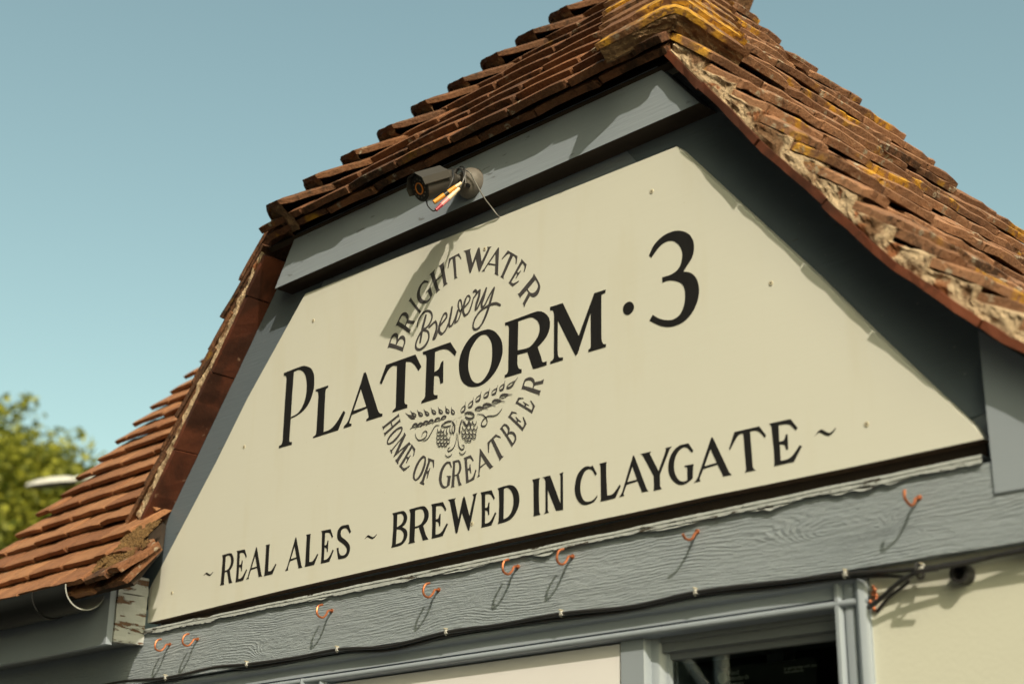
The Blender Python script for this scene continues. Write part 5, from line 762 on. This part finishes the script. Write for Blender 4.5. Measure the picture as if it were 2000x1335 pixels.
b = MB(); n = 16; ring = lambda r_, y_: [(2.1445 + r_ * math.cos(2 * math.pi * k / n), y_, 2.047 + r_ * math.sin(2 * math.pi * k / n)) for k in range(n)]
vs = ring(0.0150, 0.0) + ring(0.0150, -0.0345) + ring(0.0095, -0.0345) + ring(0.0095, -0.016); b.add(vs, [(a * n + k, a * n + (k + 1) % n, (a + 1) * n + (k + 1) % n, (a + 1) * n + k) for a in range(3) for k in range(n)]); b.build('collar', M['cable'], ps)
b = MB(); b.tube([(2.1445, -0.0165, 2.047), (2.1445, -0.0145, 2.047)], 0.0096, 14); b.build('bore', M['cam_black'], ps)
b = MB(); random.seed(3)
for k in range(16):
    c = Vector((1.996 + random.gauss(0, 0.003), -0.020 + random.gauss(0, 0.003), 2.034 + random.gauss(0, 0.008))); r_ = random.uniform(0.0015, 0.004)
    b.tube([c - Vector((0, 0, r_)), c, c + Vector((0, 0, r_))], [r_ * 0.4, r_, r_ * 0.4], 6)
tag(b.build('rusty_lump', M['copper']), 'small rusty orange lump of old fixing at the window corner', 'rusty fixing')

# ------------------------------------------------------------------ gutter of the lower roof
gt = thing('gutter', 'black half round gutter with an open end under the orange tiled eaves', 'gutter', (-0.45, -0.178, 2.29))
def half(x0, x1, r_, th, name, mat, inner=True, cz=2.287, cy=-0.184):
    mb = MB(); n = 18
    def P_(x, r, k): a = math.pi + math.pi * k / n; return (x, cy + r * math.cos(a), cz + r * math.sin(a))
    xs = [x0 + (x1 - x0) * i / 14 for i in range(15)]
    for r in ((r_, r_ - th) if inner else (r_,)):
        mb.grid(lambda u, v, r=r: P_(x0 + (x1 - x0) * u, r, v * n), 14, n, mi=0 if r == r_ else 1)
    for x in (x0, x1):
        vs = [P_(x, r_, k) for k in range(n + 1)] + [P_(x, r_ - th, k) for k in range(n + 1)]; mb.add(vs, [(k, k + 1, n + 2 + k, n + 1 + k) for k in range(n)], 1)
    for k in (0, n):
        mb.add([P_(x0, r_, k), P_(x1, r_, k), P_(x1, r_ - th, k), P_(x0, r_ - th, k)], [(0, 1, 2, 3)])
    return mb.build(name, mat, gt, smooth=True)
half(-0.87, -0.032, 0.0545, 0.003, 'trough', [M['black_plastic'], M['gutter_inner']])
half(-0.205, -0.185, 0.0575, 0.0028, 'bracket', [M['black_plastic'], M['black_plastic']])
half(-0.62, -0.60, 0.0575, 0.0028, 'bracket', [M['black_plastic'], M['black_plastic']])

# ------------------------------------------------------------------ security camera
cc = thing('security_camera', 'small dark bullet security camera with dangling connectors on the grey fascia', 'security camera', (1.11, -0.055, 2.99))
F = Vector((1.1039, -0.17, 2.9482)); bk = Vector((0.2, 0.85, 0.48)).normalized(); rgt = bk.cross(Zv).normalized(); upv = rgt.cross(bk).normalized()
b = MB(); b.tube([F + bk * t for t in (0.004, 0.0, 0.002, 0.064, 0.068, 0.069, 0.082, 0.088)], [0.0235, 0.0268, 0.0275, 0.0275, 0.0268, 0.023, 0.021, 0.014], 28); b.build('casing', M['cam_metal'], cc, smooth=True)
b = MB(); b.tube([F - bk * 0.0005, F + bk * 0.004], 0.0245, 28); b.build('face', M['cam_black'], cc)
b = MB(); n = 24
def ringp(r, t, k): a = 2 * math.pi * k / n; return F + bk * t + (rgt * math.cos(a) + upv * math.sin(a)) * r
vs = [ringp(r, t, k) for r, t in ((0.0124, -0.0006), (0.0124, -0.0024), (0.0100, -0.0024), (0.0100, 0.001)) for k in range(n)]
b.add(vs, [(a * n + k, a * n + (k + 1) % n, (a + 1) * n + (k + 1) % n, (a + 1) * n + k) for a in range(3) for k in range(n)]); b.build('lens_ring', M['amber_ring'], cc, smooth=True)
b = MB(); b.tube([F - bk * 0.001, F - bk * 0.0014], 0.0098, 20); b.build('lens', M['cam_black'], cc)
for k in range(12):
    c = ringp(0.0185, -0.0006, k * 2 + 1); b = MB(); b.tube([c, c - bk * 0.0012, c - bk * 0.0018], [0.0020, 0.0018, 0.0008], 8); b.build('light_emitter', M['cam_mount'], cc, smooth=True)
# three-facet sun hood
hd = MB(); prof_h = [(-0.0335, -0.002), (-0.0335, 0.013), (-0.0150, 0.0310), (0.0150, 0.0310), (0.0335, 0.013), (0.0335, -0.002)]
def hp(a, h, t): return F + rgt * a + upv * h + bk * t
for inner in (0, 1):
    sc_ = 1 - 0.05 * inner; hd.add([hp(a * sc_, h - 0.0013 * inner, t) for t in (-0.008, 0.058) for a, h in prof_h], [(k, k + 1, 7 + k, 6 + k) for k in range(5)])
for t in (-0.008, 0.058):
    hd.add([hp(a, h, t) for a, h in prof_h] + [hp(a * 0.95, h - 0.0013, t) for a, h in prof_h], [(k, k + 1, 7 + k, 6 + k) for k in range(5)])
for k in (0, 5):
    a, h = prof_h[k]; hd.add([hp(a, h, -0.008), hp(a, h, 0.058), hp(a * 0.95, h - 0.0013, 0.058), hp(a * 0.95, h - 0.0013, -0.008)], [(0, 1, 2, 3)])
hood = hd.build('sun_hood', M['cam_metal'], cc)
lg = MB(); o_ = lambda a, t: hp(a, 0.0310 - (max(0, a - 0.0150)) * 0.973 + 0.0005, t)
lg.add([o_(0.004 + 0.0042 * math.cos(k * math.pi / 6), 0.012 + 0.0042 * math.sin(k * math.pi / 6)) for k in range(12)], [tuple(range(12))])
for k in range(5): lg.add([o_(0.0012, 0.019 + k * 0.0034), o_(0.0062, 0.019 + k * 0.0034), o_(0.0062, 0.0213 + k * 0.0034), o_(0.0012, 0.0213 + k * 0.0034)], [(0, 1, 2, 3)])
lg.build('logo', M['white_plastic'], cc)
# mount: domed base on the board and a stubby arm
Bc = Vector((1.135, -0.055, 2.988)); b = MB()
b.tube([Bc, Bc + Vector((0, -0.008, 0)), Bc + Vector((0, -0.018, 0)), Bc + Vector((0, -0.027, 0)), Bc + Vector((0, -0.032, 0))], [0.033, 0.033, 0.0295, 0.021, 0.010], 26); b.build('mount_base', M['cam_mount'], cc, smooth=True)
b = MB(); b.tube([Bc + Vector((0, -0.029, 0)), F + bk * 0.09], [0.0095, 0.0095], 12); b.build('arm', M['cam_metal'], cc, smooth=True)
b = MB(); kx = Bc + Vector((0.014, -0.0225, -0.016)); b.tube([kx, kx + Vector((0.002, -0.006, -0.002))], [0.0048, 0.0042], 10); b.build('clamp_screw', M['cam_black'], cc, smooth=True)
b = MB(); b.tube(cr([F + bk * 0.09 + upv * 0.006, F + bk * 0.085 + upv * 0.016 + rgt * 0.014, F + bk * 0.062 + rgt * 0.034 - upv * 0.006, F + bk * 0.045 + rgt * 0.030 - upv * 0.022, F + bk * 0.04 + rgt * 0.024 - upv * 0.026], 6), 0.0026, 8)
b.tube(cr([F + bk * 0.092 + upv * 0.004, F + bk * 0.10 + upv * 0.014 + rgt * 0.016, F + bk * 0.088 + rgt * 0.036 - upv * 0.01, F + bk * 0.065 + rgt * 0.032 - upv * 0.032], 6), 0.0024, 8)
b.tube(cr([F + bk * 0.094 + upv * 0.008, F + bk * 0.11 + upv * 0.018 + rgt * 0.010, F + bk * 0.10 + rgt * 0.03 + upv * 0.004, F + bk * 0.085 + rgt * 0.034 - upv * 0.024], 6), 0.0018, 8)
b.build('lead', M['cable'], cc, smooth=True)
PA, QA, PB, QB, L1, L2, L3 = [[1.1636, -0.112, 2.961], [1.1273, -0.155, 2.9128], [1.1612, -0.115, 2.9482], [1.1384, -0.152, 2.8978], [1.1262, -0.152, 2.8973], [1.1085, -0.152, 2.9154], [1.1023, -0.15, 2.9329]]
def plug(name, p, q, cols):
    p, q = Vector(p), Vector(q); 
    for f0, f1, r0_, r1_, mt, nm in cols:
        mb = MB(); k = 5; mb.tube([p.lerp(q, f0 + (f1 - f0) * i / k) for i in range(k + 1)], [r0_ + (r1_ - r0_) * i / k + 0.0006 * (i % 2) * (nm == 'ribbed_sleeve') for i in range(k + 1)], 12); mb.build(nm, M[mt], cc, smooth=True)
plug('a', PA, QA, [(0.0, 0.2, 0.0028, 0.0034, 'cream_plastic', 'ribbed_sleeve'), (0.2, 0.46, 0.0044, 0.0048, 'orange', 'plug'), (0.46, 0.6, 0.0046, 0.0046, 'cam_black', 'plug_joint'), (0.6, 0.96, 0.0052, 0.0046, 'orange', 'plug')])
plug('b', PB, QB, [(0.0, 0.2, 0.0030, 0.0036, 'cream_plastic', 'ribbed_sleeve'), (0.2, 0.5, 0.0046, 0.0048, 'cream_plastic', 'plug'), (0.5, 0.8, 0.0048, 0.0042, 'pink', 'plug'), (0.8, 1.06, 0.0040, 0.0030, 'crimson', 'ribbed_sleeve')])
e0 = Vector(QB)
b = MB(); b.tube(cr([e0, L1, L2, L3], 6), 0.0014, 8); b.build('lead', M['cable'], cc, smooth=True)
b = MB(); b.tube(cr([F + bk * 0.096 + upv * 0.012, (1.130, -0.092, 3.012), (1.1602, -0.09, 2.9952), (1.1652, -0.08, 2.9797), (1.1754, -0.06, 2.9431), (1.1827, -0.045, 2.923), (1.1905, -0.0335, 2.9055), (1.191, -0.022, 2.9065)], 7), 0.00145, 8); b.build('feed_cable', M['grey_cable'], cc, smooth=True)

# ------------------------------------------------------------------ window sticker
st = thing('window_sticker', 'black food hygiene sticker with white print inside the dark window pane', 'sticker', (1.75, 0.037, 1.9))
cx0, cx1, cz1 = 1.650, 1.848, 1.9665
b = MB(); out_ = [(cx0, 1.80), (cx1, 1.80)] + [(cx1 - 0.008 + 0.008 * math.cos(R(a)), cz1 - 0.008 + 0.008 * math.sin(R(a))) for a in range(0, 91, 15)] + [(cx0, cz1)]
b.prism(out_, 0.0360, 0.0370); b.build('card', M['card'], st)
def text(body, size, x, z, y, mat, parent):
    cu = bpy.data.curves.new('print', 'FONT'); cu.body = body; cu.size = size; cu.space_line = 0.85
    tmp = bpy.data.objects.new('print_outline', cu); COL.objects.link(tmp)
    me = bpy.data.meshes.new_from_object(tmp.evaluated_get(bpy.context.evaluated_depsgraph_get())); bpy.data.objects.remove(tmp)
    me.transform(Matrix.Rotation(R(90), 4, 'X')); me.transform(Matrix.Translation((x, y, z))); me.materials.clear(); me.materials.append(mat); me.name = 'print'
    ob = bpy.data.objects.new('print', me); COL.objects.link(ob); ob.parent = parent; ob.location = -Vector(parent.location); return ob
text("Food\nStandards\nAgency", 0.0105, 1.6775, 1.9535, 0.0355, M['white_plastic'], st)
text("In partnership with your\nlocal authority", 0.0064, 1.788, 1.9520, 0.0355, M['white_plastic'], st)
b = MB(); b.add([(1.6655 + 0.0095 * math.cos(k * math.pi / 12), 0.0356, 1.950 + 0.0100 * math.sin(k * math.pi / 12)) for k in range(24)], [tuple(range(24))]); b.build('round_mark', M['white_plastic'], st)

# ------------------------------------------------------------------ moss and litter on the eaves
def clump(label, spans, mat, seed):
    """one mossy cushion: overlapping crumbs heaped on the tile surface between x0,x1 and y0,y1"""
    random.seed(seed); mb = MB()
    for (x0, x1, y0, y1, cnt, r0_, r1_) in spans:
        for _ in range(cnt):
            x = random.uniform(x0, x1); y = random.uniform(y0, y1); f = nz(x * 28, y * 40, seed)
            if f < -0.2: continue
            r_ = random.uniform(r0_, r1_) * (0.7 + 0.9 * max(f, 0)); p = Vector((x, y, 2.264 + 1.19 * (y + 0.190) + 0.056 + random.uniform(-0.004, 0.003) + 0.010 * max(f, 0)))
            d = Vector((random.gauss(0, 1), random.gauss(0, 1), random.gauss(0, 1))).normalized()
            mb.tube([p - d * r_, p - d * r_ * 0.4, p + d * r_ * 0.5, p + d * r_], [r_ * 0.2, r_ * random.uniform(0.5, 0.9), r_ * random.uniform(0.5, 0.8), r_ * 0.15], 6)
    return tag(mb.build('moss_clump', mat), label, 'moss', 'moss and litter on the lowest orange tiles')
clump('brown moss and leaf litter heaped on the lowest orange tiles against the signboard corner', [(-0.01, 0.115, -0.150, -0.088, 3200, 0.0018, 0.0045)], M['moss'], 11)
clump('crust of darker moss along the eaves edge above the weathered eaves end', [(-0.02, 0.165, -0.200, -0.145, 3200, 0.0016, 0.0040)], M['moss'], 13)
# ------------------------------------------------------------------ trees and street lamp
def tree(name, label, base, height, crown_c, crown_r, nclump, nleaf, lsize, mat, seed, group):
    random.seed(seed); t = thing(name, label, 'tree', base, group); base = Vector(base)
    tr_ = MB(); cc_ = Vector(crown_c)
    top = base.lerp(cc_, 0.75); tr_.tube(cr([base, base.lerp(top, 0.5) + Vector((0.1, -0.1, 0)), top, cc_ + Vector((0, 0, crown_r[2] * 0.5))], 5), [0.17 - 0.14 * i / 15 for i in range(16)], 9)
    cl = []
    for i in range(nclump):
        while True:
            d = Vector((random.uniform(-1, 1), random.uniform(-1, 1), random.uniform(-1, 1)))
            if 0.25 < d.length < 1: break
        d = d.normalized() * (0.35 + 0.65 * random.random() ** 0.6)
        cl.append(cc_ + Vector((d.x * crown_r[0], d.y * crown_r[1], d.z * crown_r[2])))
    for c in cl[::2]:
        s_ = base.lerp(cc_, random.uniform(0.65, 0.98)); tr_.tube(cr([s_, s_.lerp(c, 0.5) + Vector((0, 0, 0.12)), c], 4), [0.05 - 0.04 * i / 8 for i in range(9)], 6)
    tr_.build('trunk', M['bark'], t, smooth=True)
    lf = MB()
    for c in cl:
        rc = random.uniform(0.22, 0.5) * min(crown_r) * 0.8
        for _ in range(nleaf):
            d = Vector((random.gauss(0, 1), random.gauss(0, 1), random.gauss(0, 1))).normalized() * rc * random.random() ** 0.45
            p = c + d; a = Vector((random.gauss(0, 1), random.gauss(0, 1), random.gauss(0, 0.6))).normalized(); bb = a.orthogonal().normalized(); bb = (Matrix.Rotation(random.uniform(0, 6.28), 3, a) @ bb)
            s_ = lsize * random.uniform(0.6, 1.3)
            lf.add([p - a * s_, p + bb * s_ * 0.5, p + a * s_, p - bb * s_ * 0.5 + a.cross(bb) * s_ * 0.15], [(0, 1, 2), (0, 2, 3)], 0, random.random() ** 1.3)
    lf.build('crown', mat, t); return t
tree('tree', 'leafy green tree standing beyond the lower roof, its top against the sky', (-24.6, 10.2, 0), 10, (-24.0, 10.8, 8.1), (2.2, 2.2, 2.2), 130, 160, 0.10, M['leaf'], 5, 'trees beyond the roof')
tree('tree', 'yellow green bushy tree low behind the street lamp', (-21.2, 8.0, 0), 6, (-21.2, 8.0, 5.4), (1.7, 1.7, 1.5), 80, 130, 0.09, M['leaf_y'], 6, 'trees beyond the roof')
for i, (x, y, h, lab) in enumerate(((-9.0, -5.0, 12, 'unseen broad tree facing the pub, furthest to the left'), (-5.0, -7.0, 14, 'unseen tall broad tree facing the pub, second from the left'), (-0.5, -8.0, 14.5, 'unseen tallest broad tree facing the pub, behind the viewer'), (4.0, -9.0, 12, 'unseen broad tree facing the pub, nearest the sunny side'), (10.5, 1.2, 9, 'unseen broad tree added beyond the right end of the pub to block sky light'))):
    tree('tree', lab, (x, y, 0), h, (x, y, h * 0.56), (3.1, 3.0, h * 0.46), 110, 80, 0.28, M['leaf_dark'], 20 + i, 'unseen trees set round the pub to cut sky light')  # row known from the pane's reflections, enlarged to block sky light; right one added
lp = thing('street_lamp', 'white street lamp head on a pole behind the orange roof tiles', 'street lamp', (-14.6, 8.9, 0))
Lc = Vector((-16.30, 8.123, 7.06)); ax = (Vector((-14.6, 8.9, 7.10)) - Lc); ax.normalize()
b = MB(); b.tube([(-14.6, 8.9, 0), (-14.6, 8.9, 3), (-14.6, 8.9, 7.12)], [0.09, 0.07, 0.05], 12); b.tube(cr([(-14.6, 8.9, 7.08), Vector((-14.6, 8.9, 7.16)) - ax * 0.3, Lc + ax * 0.40 + Zv * 0.03], 5), 0.04, 10); b.build('pole', M['lamp_grey'], lp, smooth=True)
b = MB(); sec = [(-0.42, 0.03, 0.02), (-0.37, 0.075, 0.055), (-0.22, 0.105, 0.085), (0.05, 0.115, 0.10), (0.28, 0.10, 0.085), (0.42, 0.06, 0.05)]; sdv = ax.cross(Zv).normalized(); n = 14
def sp_(i, k, lower):
    t, w_, h_ = sec[i]; a = math.pi * k / n; return Lc + ax * t + sdv * (w_ * math.cos(a)) + Zv * (h_ * math.sin(a) if not lower else -0.035 * math.sin(a) * (w_ / 0.115))
b.grid(lambda u, v: sp_(round(u * 5), round(v * n), False), 5, n); b.build('lamp_housing', M['lamp_grey'], lp, smooth=True)
b = MB(); b.grid(lambda u, v: sp_(round(u * 5), round(v * n), True), 5, n); b.build('lamp_lens', M['lamp_dark'], lp, smooth=True)

# white post standing in the forecourt, seen only as a reflection in the pane
wp = thing('forecourt_post', 'white painted post with a slanting brace, mirrored in the window pane', 'post', (-0.210, -2.4, 0))
b = MB(); b.tube([(-0.210, -2.4, 0.0), (-0.210, -2.4, 2.459), (-0.210, -2.4, 2.469)], [0.028, 0.026, 0.018], 14); b.build('shaft', M['lamp_grey'], wp, smooth=True)
b = MB(); b.tube([(-0.383, -2.400, 2.464), (-0.210, -2.400, 2.248)], 0.018, 10); b.build('brace', M['lamp_grey'], wp, smooth=True)
